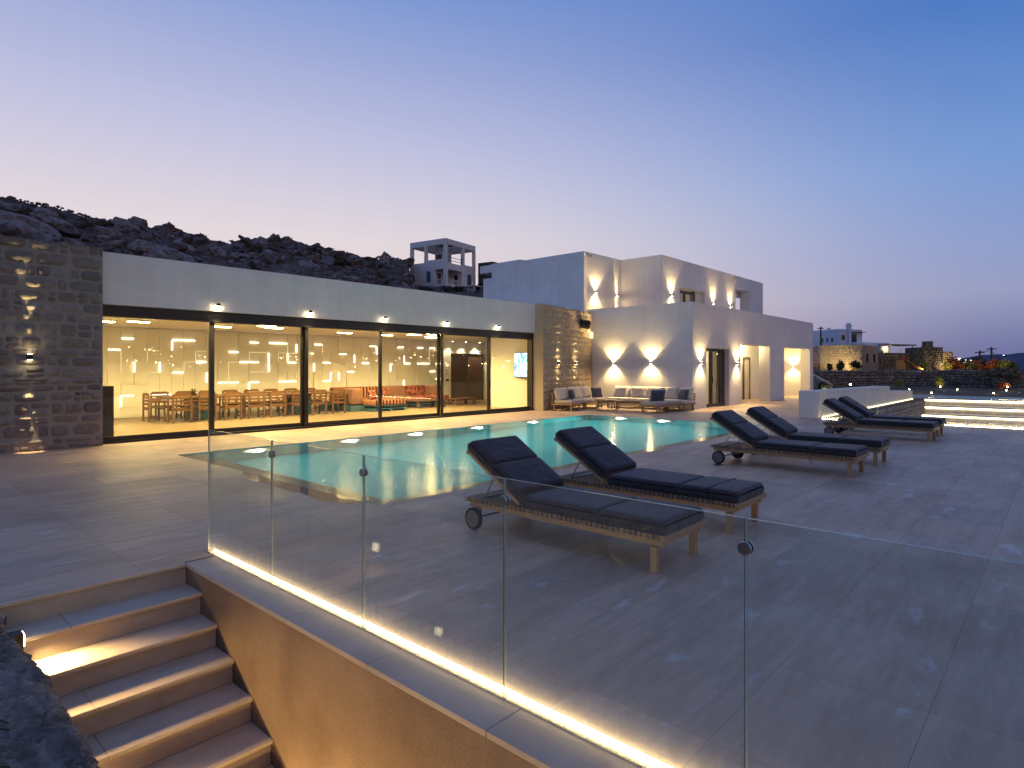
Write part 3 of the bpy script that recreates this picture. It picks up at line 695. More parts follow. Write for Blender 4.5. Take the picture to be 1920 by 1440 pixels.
# ------------------------------------------------------------------ dining table and chairs
p = thing('dining_table', 'long wooden dining table inside the glass pavilion', 'dining table', (9.9,20.9,0))
b = MB()
for i in range(8): b.box(6.85,12.95,20.25+.165*i,20.25+.165*i+.16,.715,.77)
b.build('tabletop', M['brown_wood'], p, bevel=.004)
for x in (7.9, 11.4):
    b = MB(); b.box(x-.33,x+.33,20.55,21.25,.004,.71); b.build('pedestal', M['blue_paint'], p, bevel=.01)
def chair(label):
    """slatted armchair; its back is at -y, it faces +y"""
    t = thing('dining_chair', label, 'chair', (0,0,0), 'wooden dining chairs'); m = M['brown_wood']
    for sx_ in (-.25,.25):
        b = MB(); b.box(sx_-.022,sx_+.022,-.24,-.195,0,.86); b.build('leg', m, t)
        b = MB(); b.box(sx_-.022,sx_+.022,.2,.245,0,.63); b.build('leg', m, t)
        b = MB(); b.box(sx_-.03,sx_+.03,-.194,.26,.632,.66); b.build('armrest', m, t)
        b = MB(); b.box(sx_-.012,sx_+.012,-.194,.199,.1,.13); b.build('stretcher', m, t)
    b = MB()
    for i in range(6): b.box(-.225,.225,-.2+.075*i,-.2+.075*i+.065,.42,.445)
    b.box(-.225,.225,.2,.225,.36,.418); b.box(-.225,.225,-.22,-.2,.36,.418); b.build('seat', m, t)
    b = MB()
    for z in (.52,.62,.72): b.box(-.226,.226,-.228,-.208,z,z+.062)
    b.box(-.226,.226,-.235,-.205,.80,.89); b.build('backrest', m, t)
    return t
c0 = chair('')
k_ = 0
def put_chair(x, y, rz, lab):
    global k_
    o = c0 if k_ == 0 else dup(c0)
    k_ += 1; o.location = (x, y, .004); o.rotation_euler = (0,0,rz); o['label'] = lab
for i in range(8): put_chair(7.0+.765*i, 20.0+R.uniform(-.06,.04), R.uniform(-.05,.05), '%s wooden dining chair from the left on the near side of the long table' % ORD[i])
for i in range(8): put_chair(7.1+.765*i, 21.8+R.uniform(-.04,.06), pi+R.uniform(-.05,.05), '%s wooden dining chair from the left on the far side of the long table' % ORD[i])
put_chair(6.62, 21.0, -pi/2, 'wooden dining chair at the left head of the long table')
put_chair(13.35, 20.75, pi/2+.2, 'wooden dining chair at the right head of the long table')
p = thing('table_plant', 'spiky leafed plant in a bowl on the left of the dining table', 'plant', (7.75,20.9,.77))
b = MB(); b.tube((7.75,20.9,.771),(7.75,20.9,.85),.07,.13,16); b.build('bowl', M['dark_wood'], p)
b = MB()
for i in range(16):
    a_ = R.uniform(0, 2*pi); r_ = R.uniform(.12,.33); h_ = R.uniform(.06,.17); d_ = Vector((math.cos(a_), math.sin(a_), 0)); n_ = Vector((-d_.y, d_.x, 0))*.022
    c = Vector((7.75,20.9,.84)); b.add([c-n_, c+n_, c+d_*r_*.6+n_+Vector((0,0,h_)), c+d_*r_+Vector((0,0,h_*.9)), c+d_*r_*.6-n_+Vector((0,0,h_))], [(0,1,2,3,4)])
b.build('leaves', M['leaf'], p)
def bowl(x, y, lab, m):
    b = MB(); n = 20
    prof = [(.06,.0),(.15,.02),(.22,.07),(.235,.075),(.17,.035),(.05,.02)]
    def fn(i, j): a_ = 2*pi*i/n; return Vector((x+math.cos(a_)*prof[j][0], y+math.sin(a_)*prof[j][0], .7725+prof[j][1]))
    b.grid(fn, n, len(prof)-1); tag(b.build('bowl', m, off=(x,y,.7725), smooth=True), lab, 'bowl')
bowl(9.85, 20.95, 'pale heaped bowl on the middle of the dining table', M['grey_fabric'])
bowl(12.3, 20.95, 'dark flat bowl on the right end of the dining table', M['dark_wood'])

# ------------------------------------------------------------------ sofa on painted pallets
def pillow(mb, c, w, h, t_, rot):
    n = 10
    def side(sg):
        def fn(i, j):
            a_, b_ = 2*i/n-1, 2*j/n-1
            e = max((1-a_**4)*(1-b_**4), 0)**.5; pin = 1-.07*(1-abs(a_)**1.0)*abs(b_)**3-.0
            x = a_*w/2*(1-.06*(1-b_*b_)*0); y = b_*h/2*(1-.05*(1-abs(a_))*0)
            q = Vector((x*(1-.05*(1-abs(b_))**2*abs(a_)), sg*t_/2*e*(1+.12*noise.noise(Vector((a_*2+c[0],b_*2,c[1])))), y*(1-.05*(1-abs(a_))**2*abs(b_))))
            return rot @ q+Vector(c)
        return fn
    mb.grid(side(1), n, n); mb.grid(side(-1), n, n); return mb
I3 = Matrix.Identity(3)
def rx(a_, rz=0): return (Matrix.Rotation(rz, 3, 'Z') @ Matrix.Rotation(a_, 3, 'X'))
p = thing('corner_sofa', 'big terracotta patterned corner sofa on blue pallets inside', 'sofa', (16,21.4,0))
b = MB()
for (x0,x1,y0,y1) in ((13.7,15.2,19.4,22.4),(15.21,19.0,20.9,22.4)):
    for z in (.06,.17):
        n = int((x1-x0)/.13)
        for i in range(n): b.box(x0+(x1-x0)*i/n,x0+(x1-x0)*(i+.8)/n,y0,y1,z+.03,z+.055)
    for x in (x0,(x0+x1)/2-.05,x1-.1): b.box(x,x+.1,y0,y1,.004,.088)
b.build('pallet_base', M['blue_paint'], p)
for (x0,x1,y0,y1,m) in ((13.72,15.18,19.42,20.6,'stripe_fabric'),(13.72,15.18,20.61,21.8,'stripe_fabric'),(15.2,16.9,20.95,22.0,'orange_fabric'),(16.91,18.9,20.95,22.0,'dot_fabric')):
    b = MB(); b.box(x0,x1,y0,y1,.23,.44); b.build('seat_cushion', M[m], p, bevel=.05, seg=3, smooth=True)
for (x0,x1,y0,y1,m) in ((13.2,13.7,20.2,20.9,'orange_fabric'),(13.25,13.72,20.9,21.6,'dot_fabric'),(13.5,14.4,21.85,22.3,'dot_fabric'),(14.42,15.6,21.9,22.3,'stripe_fabric'),(15.62,17.2,22.02,22.35,'orange_fabric'),(17.22,18.3,21.95,22.3,'dot_fabric'),(18.31,19.0,21.5,22.3,'orange_fabric')):
    b = MB(); b.box(x0,x1,y0,y1,.25,.88); b.build('back_cushion', M[m], p, bevel=.07, seg=3, smooth=True)
b = MB(); b.box(13.1,13.72,20.1,22.4,.004,.22); b.build('end_base', M['blue_paint'], p)
for q, (x, y, m, lab) in enumerate(((15.9,21.75,'dot_fabric','small dark red cushion leaning in the corner sofa'),(14.0,20.0,'dot_fabric','red patterned cushion lying on the striped end of the corner sofa'))):
    b = MB(); pillow(b, (x,y,.63), .42,.38,.16, rx(-.3,.3)); tag(b.build('throw_cushion', M[m], off=(x,y,.44), smooth=True), lab, 'cushion')
def pallet_table(x0,x1,y0,y1,z,lab,mat):
    t = thing('low_table', lab, 'low table', ((x0+x1)/2,(y0+y1)/2,0), 'low wooden tables inside')
    b = MB(); n = 8
    for i in range(n): b.box(x0,x1,y0+(y1-y0)*i/n,y0+(y1-y0)*(i+.9)/n,z-.045,z)
    b.build('tabletop', mat, t)
    for x in (x0+.05,x1-.15):
        for y in (y0+.04,y1-.14): b = MB(); b.box(x,x+.1,y,y+.1,.004,z-.046); b.build('leg', mat, t)
pallet_table(16.0,17.6,19.7,20.6,.32,'low dark wooden table in front of the corner sofa',M['dark_wood'])
pallet_table(18.6,19.9,20.2,20.9,.30,'low wooden bench right of the corner sofa',M['brown_wood'])
p = thing('side_cabinet', 'dark narrow cabinet at the left edge of the pavilion glass', 'cabinet', (4.1,16.6,0))
b = MB(); b.box(3.5,4.25,16.1,16.9,.05,1.25); b.build('body', M['dark_wood'], p, bevel=.005)
b = MB(); b.box(3.52,4.23,16.12,16.88,.004,.049); b.build('plinth', M['blue_paint'], p)

# ------------------------------------------------------------------ white house
h = thing('white_house', 'large white two storey house with warm lit walls beside the pool', 'house', (30,14,0))
XL, XE, YF, ZT = 23.04, 38.95, 11.06, 4.35
b = MB(); th = .55
D0, D1, DZ1 = 24.33, 26.68, 2.52
O = [(27.97,31.77,2.79),(33.88,38.34,2.79)]
# front wall built from butted boxes round its openings
segs = [(XL,D0,0,ZT),(D0,D1,DZ1,ZT),(D1,O[0][0],0,ZT),(O[0][0],O[0][1],O[0][2],ZT),(O[0][1],O[1][0],0,ZT),(O[1][0],O[1][1],O[1][2],ZT),(O[1][1],XE,0,ZT)]
poly_out = [(XL,0),(D0,0),(D0,DZ1),(D1,DZ1),(D1,0),(O[0][0],0),(O[0][0],2.79),(O[0][1],2.79),(O[0][1],0),(O[1][0],0),(O[1][0],2.79),(O[1][1],2.79),(O[1][1],0),(XE,0),(XE,ZT),(XL,ZT)]
b.prism(poly_out, 'y', YF, YF+th); b.build('front_wall', M['stucco'], h, bevel=.015)
b = MB(); b.box(XL, XL+.4, YF+th+.001, 17.5, 0, ZT); b.build('side_wall', M['stucco'], h)
b = MB(); b.box(XE-.4, XE, YF+th+.001, 22, 0, ZT); b.build('side_wall', M['stucco'], h)
b = MB(); b.box(XL+.401, XE-.401, YF+th+.001, 22, 4.0, 4.12); b.build('lower_roof', M['stucco_warm'], h)
# porch behind the two openings
b = MB(); b.box(26.9, 38.54, YF+1.55, YF+1.75, 0.004, 3.99); b.build('porch_wall', M['plain_white'], h)
b = MB(); b.box(26.7, 27.3, YF+th+.002, YF+1.548, 0.004, 2.85); b.build('porch_pier', M['plain_white'], h)
b = MB(); b.box(26.7, 38.5, YF+th+.002, YF+1.548, 2.97, 3.05); b.build('porch_ceiling', M['plain_white'], h)
d = MB(); d.box(32.1,32.18,YF+1.46,YF+1.548,.006,2.25); d.box(32.9,32.98,YF+1.46,YF+1.548,.006,2.25); d.box(32.181,32.899,YF+1.46,YF+1.548,2.17,2.25); do = d.build('porch_door', M['bronze'], h)
g = MB(); g.box(32.182,32.898,YF+1.5,YF+1.53,.01,2.168); g.build('door_leaf', M['stucco_warm'], do)
# glazed door
y = YF+.20
d = MB(); d.box(D0-.02,D0+.09,y,y+.1,.004,DZ1-.02); d.box(26.17,26.27,y,y+.1,.004,DZ1-.02); d.box(D0+.091,26.169,y,y+.1,DZ1-.13,DZ1-.02); d.box(D0+.091,26.169,y,y+.1,.004,.13)
d.box(25.22,25.36,y-.01,y+.11,.131,DZ1-.131); d.box(26.271,26.7,y+.02,y+.1,.004,DZ1-.02); do = d.build('glazed_door', M['frame'], h)
g = MB(); g.quad((D0+.09,y+.05,.13),(26.17,y+.05,.13),(26.17,y+.05,DZ1-.13),(D0+.09,y+.05,DZ1-.13)); g.build('glass_pane', M['pane'], do)
g = MB(); g.box(25.26,25.3,y-.06,y-.035,1.0,1.3); g.build('handle', M['black'], do)
b = MB(); b.box(23.5,27.0,YF+2.6,YF+2.7,.004,3.9); b.box(26.6,26.69,YF+th+.01,YF+2.59,.004,3.9); b.box(23.45,26.59,YF+th+.01,YF+2.59,2.7,2.76); b.build('lobby_wall', M['plain_white'], h)
b = MB(); b.box(25.45,25.95,YF+1.2,YF+1.25,.05,2.6); b.build('curtain', M['stucco_warm'], h)
# upper storey
YC, YA, XA, XB, XS, ZU = 14.0, 16.2, 22.8, 25.95, 34.4, 7.0
W0, W1, WZ = 27.80, 30.62, 5.65
b = MB(); b.prism([(XB,4.1),(W0,4.1),(W0,WZ),(W1,WZ),(W1,4.1),(XS,4.1),(XS,ZU),(XB,ZU)], 'y', YC, YC+.5); b.build('upper_front_wall', M['stucco'], h, bevel=.012)
b = MB(); b.box(XB, XB+.4, YC+.501, 22.5, 4.1, ZU-.001); b.build('upper_side_wall', M['stucco'], h)
b = MB(); b.box(XS-.4, XS-.001, YC+.501, 22.5, 4.1, ZU-.001); b.build('upper_side_wall', M['stucco'], h)
b = MB(); b.box(XB+.401, XS-.402, YC+.501, 22.5, 6.6, 6.7); b.build('upper_roof', M['stucco_warm'], h)
b = MB(); b.prism([(YA,4.0),(22.65,4.0),(22.65,6.35),(22.03,6.35),(22.03,7.08),(20.1,7.08),(19.75,ZU),(YA,ZU)], 'x', XA, XB-.001); b.build('upper_wing', M['stucco'], h, bevel=.012)
b = MB(); b.box(24.4,25.9,21.3,24.5,7.0,7.42); b.build('roof_box', M['stucco'], h)
# open screen wall at its right end
OX0, OX1 = 34.65, 36.88
b = MB(); b.prism([(XS,4.1),(OX0,4.1),(OX0,6.3),(OX1,6.3),(OX1,4.1),(XE,4.1),(XE,ZU),(XS,ZU)], 'y', YC, YC+.64); b.build('screen_wall', M['stucco'], h, bevel=.012)
b = MB(); b.box(XS,37.5,YC+.7,YC+.95,6.0,6.9); b.build('rear_beam', M['stucco'], h)
# window
y = YC+.22; b = MB(); b.box(W0+.03,W0+.13,y,y+.09,4.12,5.56); b.box(29.82,29.92,y,y+.09,4.12,5.56); b.box(W0+.131,29.819,y,y+.09,5.44,5.56); b.box(28.7,28.82,y-.01,y+.08,4.12,5.439); b.box(29.921,30.6,y+.05,y+.3,4.12,WZ-.002)
wo = b.build('window', M['frame'], h)
g = MB(); g.quad((W0+.12,y+.04,4.12),(29.83,y+.04,4.12),(29.83,y+.04,5.46),(W0+.12,y+.04,5.46)); g.build('glass_pane', M['pane'], wo)
b = MB(); b.box(29.93,30.62,y-.001,y+.049,4.12,WZ-.003); b.build('reveal_panel', M['stucco'], h)
b = MB(); b.box(26.5,33.5,YC+3.0,YC+3.1,4.13,6.58); b.build('upper_room_wall', M['plain_white'], h)
# room lights behind the openings (lit lamps)
def ceiling_disc(x, y, z, e, lab, name='porch_lamp'):
    p = thing(name, lab, 'ceiling lamp', (x,y,z))
    b = MB(); b.tube((x,y,z),(x,y,z-.03),.1,.1,20); b.build('housing', M['white_metal'], p)
    b = MB(); b.tube((x,y,z-.0305),(x,y,z-.036),.085,.085,20); b.build('lens', M['ceil_lamp'], p)
    point('lamp_glow', (x,y,z-.12), e, (1,.76,.40), p, .08)
ceiling_disc(31.6, YF+1.05, 2.965, 190, 'round lamp on the porch ceiling behind the left opening of the house')
ceiling_disc(25.2, YF+1.7, 2.69, 130, 'round lamp in the lobby behind the glazed house door', 'lobby_lamp')
ceiling_disc(29.0, YC+1.5, 6.58, 120, 'round lamp in the upper room behind the window', 'room_lamp')
ceiling_disc(36.4, YF+1.05, 2.965, 90, 'round lamp on the porch ceiling behind the right opening of the house')

wl = M['white_metal']
wall_lamp((XL-.003,14.75,1.88), (-1,0,0), 'white wall lamp above the corner of the outdoor sofa, farther one on this wall', wl, 104, 300, 300)
wall_lamp((XL-.003,12.91,1.90), (-1,0,0), 'white wall lamp on the same wall nearer the house corner', wl, 104, 216, 216)
wall_lamp((23.72,YF-.003,1.88), (0,-1,0), 'white wall lamp left of the glazed house door', wl, 100, 198, 198)
wall_lamp((27.47,YF-.003,1.88), (0,-1,0), 'white wall lamp right of the glazed house door', wl, 100, 198, 198)
wall_lamp((38.545,YF+1.0,1.75), (-1,0,0), 'white wall lamp inside the right porch opening', wl, 104, 162, 162)
wall_lamp((23.69,YA-.003,5.21), (0,-1,0), 'leftmost wall lamp of the upper storey, under the security light', wl, 100, 216, 216)
wall_lamp((25.5,YA-.003,5.23), (0,-1,0), 'upper storey wall lamp in the recessed corner', wl, 29, 260, 260, glow=10)
wall_lamp((26.88,YC-.003,5.18), (0,-1,0), 'upper storey wall lamp left of the window', wl, 84, 234, 234)
wall_lamp((31.57,YC-.003,5.17), (0,-1,0), 'upper storey wall lamp right of the window', wl, 70, 234, 234)
wall_lamp((33.85,YC-.003,5.16), (0,-1,0), 'upper storey wall lamp beside the open screen', wl, 70, 234, 234)
for x, y, lab in ((22.99,YA,'small twin security light at the left top of the upper storey'),(34.31,YC,'small twin security light under the roof edge beside the open screen')):
    p = thing('security_light', lab, 'security light', (x,y-.05,6.86), 'security lights under the roof edge')
    b = MB(); b.box(x-.04,x+.04,y-.07,y-.004,6.84,6.95); b.build('mount', wl, p)
    for s_ in (-1,1): b = MB(); b.tube((x+s_*.05,y-.1,6.84),(x+s_*.11,y-.22,6.78),.045,.06,14); b.build('lamp_head', M['steel'], p)
p = thing('air_vent', 'small dark wall socket low beside the house door', 'socket', (24.0,YF,.4)) if False else None

# ------------------------------------------------------------------ outdoor lounge
def seat_module(name, lab, x0, y0, w, d, rz, fab, nback=1, back=True, back_fab=None, nseat=1, rails=True):
    """deck w by d, back along +y before turning by rz about (x0,y0)"""
    t = thing(name, lab, 'outdoor sofa', (x0,y0,0), 'outdoor sofas by the wall')
    m = M['teak_frame']
    b = MB(); n = 6
    for i in range(n): b.box(0,w,.06+(d-.06)*i/n,.06+(d-.06)*(i+.93)/n,.265,.285)
    b.box(0,w,0,.055,.23,.29); b.box(0,w,d,d+.03,.23,.29); b.box(-.03,-.001,0,d+.03,.23,.29); b.box(w+.001,w+.03,0,d+.03,.23,.29); b.build('deck', m, t, off=(0,0,0))
    for lx in (.04,w-.11):
        for ly in (.06,d-.08):
            b = MB(); b.box(lx,lx+.07,ly,ly+.05,0,.229); b.build('leg', m, t, off=(0,0,0))
    for i in range(nseat):
        b = MB(); b.box(w*i/nseat+.008,w*(i+1)/nseat-.008,.0,d-.06,.287,.42); b.build('seat_cushion', fab, t, bevel=.035, seg=3, smooth=True, off=(0,0,0))
    if back:
        b = MB()
        for z in (.42,.52,.62): b.box(.0,w,d+.0,d+.022,z,z+.045)
        for xx in (.06,w/2,w-.06): b.box(xx-.02,xx+.02,d+.023,d+.05,.25,.68)
        b.build('back_rail', m, t, off=(0,0,0))
        for i in range(nback):
            b = MB(); bw = w/nback; pillow(b, (bw*(i+.5), d-.17, .64), bw*.97, .54, .34, rx(-.28)); b.build('back_cushion', back_fab or fab, t, smooth=True, off=(0,0,0))
    t.rotation_euler = (0,0,rz)
    return t
gf = M['grey_fabric']; mf = M['mid_fabric']
# parts are built in the module's own axes: their 'off' keeps them local
seat_module('outdoor_sofa', 'single outdoor seat with grey cushions at the left end by the tan stone wall', 18.95, 14.02, .9, .85, ang, mf, 1, True, gf)
seat_module('outdoor_sofa', 'two seat outdoor sofa with light grey cushions along the tan stone wall', 20.05, 14.2, 1.95, .85, ang, gf, 2, True, gf, 2)
seat_module('outdoor_sofa', 'three seat outdoor sofa with plump light cushions along the white wall', 22.05, 14.55, 2.45, .85, -pi/2, gf, 3, True, gf, 3)
seat_module('outdoor_sofa', 'two seat outdoor sofa with light cushions against the white wall by the house corner', 22.0, 12.1, 1.25, .85, -pi/2, gf, 2, True, gf, 2)
seat_module('outdoor_sofa', 'low outdoor seat with slate cushion and its slatted back turned to the camera', 22.0, 11.75, 1.9, .75, pi, M['mid_fabric'], 1, False, None, 2)
p = thing('curved_back_rail', 'curved wooden back rail of the low seat turned to the camera', 'back rail', (20.9,11.0,.3)) if False else None
for (x, y, z, w_, h_, rz, m, lab) in ((19.75,14.62,.62,.5,.42,.5,'slate_fabric','dark slate cushion leaning between the two seats by the stone wall'),(21.7,14.75,.63,.52,.46,-.5,'slate_fabric','dark slate cushion in the corner of the outdoor sofas'),(20.75,11.35,.62,.62,.46,2.6,'slate_fabric','slate cushion standing on the low seat turned to the camera'),(22.45,11.15,.62,.5,.44,-2.0,'slate_fabric','slate cushion at the right end by the house corner')):
    b = MB(); pillow(b, (x,y,z), w_, h_, .2, rx(-.3, rz)); tag(b.build('throw_cushion', M[m], off=(x,y,.42), smooth=True), lab, 'cushion', 'loose cushions on the outdoor sofas')
def coffee_table(cx, cy, lab, rz):
    t = thing('coffee_table', lab, 'coffee table', (cx,cy,0), 'slatted outdoor coffee tables'); m = M['teak_frame']
    ol = [(-.62,-.38),(.5,-.44),(.66,0),(.5,.44),(-.62,.38),(-.72,0)]
    b = MB(); b.prism(ol, 'z', .385, .42); b.build('tabletop', m, t, bevel=.012, off=(0,0,0))
    for lx, ly in ((-.5,-.28),(.45,-.3),(.45,.3),(-.5,.28)):
        b = MB(); b.tube((lx*1.08,ly*1.1,0),(lx*.95,ly*.95,.384),.02,.032,10); b.build('leg', m, t, off=(0,0,0))
    b = MB(); b.box(-.46,.42,-.02,.02,.30,.335); b.box(-.48,-.44,-.26,.26,.3,.335); b.box(.41,.45,-.28,.28,.3,.335); b.build('stretcher', m, t, off=(0,0,0))
    t.rotation_euler = (0,0,rz)
coffee_table(20.55, 13.55, 'low wooden coffee table nearer the tan stone wall', .5)
coffee_table(20.65, 12.45, 'low wooden coffee table nearer the house corner', -.9)

# ------------------------------------------------------------------ sun loungers
def lounger():
    """local axes: foot at y=0, head at y=2.24, width .75"""
    t = thing('sun_lounger', '', 'sun lounger', (0,0,0), 'sun loungers by the pool'); Z = (0,0,0)
    wd, wf = M['teak'], M['teak_frame']; w = .75; L = 2.24
    b = MB(); n = 40
    for i in range(n):
        y = .02+(L-.04)*i/n; b.box(-.012,w+.012,y,y+.041,.272,.312)
    b.build('slatted_deck', wd, t, off=Z)
    b = MB(); b.box(.03,.062,0.01,L-.01,.215,.271); b.box(w-.062,w-.03,0.01,L-.01,.215,.271); b.box(.063,w-.063,.03,.06,.215,.27); b.box(.063,w-.063,L-.06,L-.03,.215,.27); b.build('frame', wf, t, off=Z)
    for y0_, y1_ in ((-.03,.016),(L-.016,L+.03)): b = MB(); b.box(-.012,w+.012,y0_,y1_,.268,.313); b.build('end_rail', wf, t, off=Z, bevel=.004)
    for x in (.0,w-.06):
        b = MB(); b.box(x,x+.06,.05,.11,0,.214); b.build('leg', wf, t, off=Z, bevel=.004)
        b = MB(); b.box(x+.005,x+.055,L-.16,L-.09,.09,.214); b.build('wheel_post', wf, t, off=Z, bevel=.004)
    for x0, x1 in ((-.055,-.012),(w+.012,w+.055)):
        wb = MB(); wb.tube((x0,L-.125,.112),(x1,L-.125,.112),.112,.112,28); wo = wb.build('wheel', M['rubber'], t, off=Z, bevel=.008)
        hb = MB(); e = -1 if x0 < 0 else 1; xo = x0 if x0 < 0 else x1
        hb.tube((xo+e*.0005,L-.125,.112),(xo+e*.004,L-.125,.112),.088,.085,28); hb.tube((xo+e*.0045,L-.125,.112),(xo+e*.007,L-.125,.112),.014,.012,12); h_ = hb.build('hub', M['grey_plastic'], wo, off=Z)
    b = MB(); b.tube((.0,L-.125,.112),(w,L-.125,.112),.011,.011,8); b.build('axle', M['steel'], t, off=Z)
    # raised back: hinge at y=1.58
    an = math.radians(32); hy_ = 1.585; Tm = Matrix.Translation((0,hy_,.335)) @ Matrix.Rotation(an, 4, 'X')
    b = MB(); b.box(.04,.07,-.02,.80,-.012,.022,Tm); b.box(w-.07,w-.04,-.02,.80,-.012,.022,Tm)
    for i in range(11): b.box(.071,w-.071,.02+.07*i,.02+.07*i+.045,-.004,.02,Tm)
    b.box(.03,w-.03,.80,.835,-.014,.024,Tm); b.build('backrest_frame', wf, t, off=Z)
    b = MB()
    for x in (.075,w-.075): b.tube((x,2.06,.32),Tm @ Vector((x,.40,-.012)),.008,.008,8)
    b.tube((.075,2.06,.32),(w-.075,2.06,.32),.007,.007,8); b.build('prop_stay', M['steel'], t, off=Z)
    df = M['dark_fabric']
    def cushion(y0, y1, T=None, top=True, z0=.001, sd=0):
        m = MB(); nx_, ny_ = 14, 22; hgt = .112; x0, x1 = .012, w-.012
        def rnd(a_, rad, size):
            e = min(a_, 1-a_)*size
            return 0 if e >= rad else rad-math.sqrt(max(rad*rad-(rad-e)**2, 0))
        def up_(i, j):
            a_, b_ = i/nx_, j/ny_
            ea = .5-.5*math.cos(pi*a_); eb = .5-.5*math.cos(pi*b_)
            sag = rnd(ea, .035, x1-x0)+rnd(eb, .035, y1-y0)
            z = z0+hgt-min(sag, .045)+.006*math.sin(pi*ea)+.004*noise.noise(Vector((ea*3+sd,eb*5,sd)))
            p_ = Vector((x0+(x1-x0)*ea, y0+(y1-y0)*eb, z)); return T @ p_ if T else p_
        m.grid(up_, nx_, ny_)
        def ring(z, ins):
            pts = []
            for i in range(nx_): ea = .5-.5*math.cos(pi*i/nx_); pts.append((x0+(x1-x0)*ea, y0, z))
            for j in range(ny_): eb = .5-.5*math.cos(pi*j/ny_); pts.append((x1, y0+(y1-y0)*eb, z))
            for i in range(nx_,0,-1): ea = .5-.5*math.cos(pi*i/nx_); pts.append((x0+(x1-x0)*ea, y1, z))
            for j in range(ny_,0,-1): eb = .5-.5*math.cos(pi*j/ny_); pts.append((x0, y0+(y1-y0)*eb, z))
            cxm, cym = (x0+x1)/2, (y0+y1)/2
            return [Vector((cxm+(px_-cxm)*(1-ins/(x1-x0)*2), cym+(py_-cym)*(1-ins/(y1-y0)*2), pz)) for px_, py_, pz in pts]
        rings = [ring(z0+hgt-.045, 0), ring(z0+hgt*.4, -.004), ring(z0+.012, 0), ring(z0, .012)]
        vs = [p_ for r_ in rings for p_ in r_]; nr = len(rings[0])
        if T: vs = [T @ p_ for p_ in vs]
        fs = [(k*nr+i, k*nr+(i+1) % nr, (k+1)*nr+(i+1) % nr, (k+1)*nr+i) for k in range(len(rings)-1) for i in range(nr)]+[tuple(range(3*nr, 4*nr))]
        m.add(vs, fs); return m
    cb = cushion(-.01, .62, None, True, .314, 1); m2 = cushion(.625, 1.50, None, True, .314, 2); cb.add(m2.v, m2.f)
    so = cb.build('seat_cushion', df, t, off=Z, smooth=True)
    T2 = Matrix.Translation((0,hy_-.02,.345)) @ Matrix.Rotation(an, 4, 'X')
    cb = cushion(.03, .45, T2, True, .024, 3); m2 = cushion(.455, .845, T2, True, .024, 4); cb.add(m2.v, m2.f)
    cb.build('back_cushion', df, t, off=Z, smooth=True)
    st = MB()
    for y in (.30,):
        st.box(.006,w-.006,y,y+.012,.4285,.4335); st.box(.005,.0085,y,y+.012,.31,.43); st.box(w-.0085,w-.005,y,y+.012,.31,.43)
    st.build('strap', M['rubber'], t, off=Z)
    st = MB(); st.tube((.02,.66,.27),(.005,.64,.2),.004,.004,6); st.tube((.005,.64,.2),(-.01,.60,.16),.004,.004,6); st.build('tie_cord', M['rubber'], t, off=Z)
    return t
labs = ['dark cushioned sun lounger nearest the glass railing, first of the front pair','dark cushioned sun lounger right beside the pool, second of the front pair','dark cushioned sun lounger of the middle pair with its black wheel in full view','dark cushioned sun lounger of the middle pair, farther from the camera','dark cushioned sun lounger of the far pair by the sunken court, nearer one','dark cushioned sun lounger of the far pair, farthest of all']
spots = [(4.42,2.38,0,0),(5.96,2.40,0,.01),(10.27,2.33,.0,-.01),(11.83,2.30,0,.005),(16.40,2.17,0,-.008),(17.87,2.2,0,.006)]
for i, (x, y, z, rz) in enumerate(spots):
    o = lounger() if i == 0 else dup(first)
    if i == 0: first = o
    o.location = (x, y, 0); o.rotation_euler = (0,0,rz); o['label'] = labs[i]
for i, o in enumerate([q for q in COL.objects if q.name.startswith('sun_lounger')]):
    for ch in list(o.children):
        if (ch.name.startswith('strap') and i != 1) or (ch.name.startswith('tie_cord') and i != 2): bpy.data.objects.remove(ch)

# ------------------------------------------------------------------ white parapet, sunken court and lit steps
t = thing('parapet_wall', 'low white parapet beyond the loungers with a light strip at its foot', 'wall', (25,6,0))
b = MB(); b.prism([(21.7,0),(32.7,0),(32.7,.84),(21.7,.9)], 'y', 5.98, 6.62); b.build('wall_body', M['stucco'], t, bevel=.012)
b = MB(); b.prism([(32.701,0),(38.4,0),(38.4,.48),(32.701,.62)], 'y', 5.98, 6.62); b.build('lower_wall', M['stucco'], t, bevel=.012)
b = MB(); b.box(21.95,38.4,5.95,5.965,.03,.045); b.build('light_strip', M['led_step'], t)
b = MB(); b.box(21.9,39.6,5.60,5.97,-1.5,.0); b.build('stone_base', M['mortar_dark'], t)
s = MB(); masonry(s, (39.6,5.6,0), (-1,0,0), (0,-1,0), 17.6, -1.5, -.01, (.12,.24), (.2,.55), .05, 61, .012); s.build('stonework', M['stone'], t, smooth=True)
structure(MB().add([(21.82,-12,-1.5),(37.9,-12,-1.5),(37.9,5.6,-1.5),(21.82,5.6,-1.5)], [(0,1,2,3)]).build('court_floor', M['paving']))
structure(MB().box(21.7,21.81,-9,5.6,-1.5,-.004).build('terrace_side', M['stucco_warm']))
t = thing('lit_steps', 'wide pale steps with four glowing light strips across the sunken court', 'steps', (39,0,0))
ex = [(37.7,-1.5,-1.14),(38.6,-1.14,-.74),(39.6,-.74,-.36),(40.8,-.36,-.002)]
for i, (x, z0, z1) in enumerate(ex):
    xn = ex[i+1][0] if i < 3 else 41.4
    b = MB(); b.box(x, xn+.3, -14, 6.1, z1-.06, z1); b.box(x+.12, x+.2, -14, 6.1, z0, z1-.061); b.build('step', M['paving'], t)
    l = MB(); l.box(x+.055, x+.115, -14, 6.05, z1-.14, z1-.065); l.build('light_strip', M['led_step'], t)

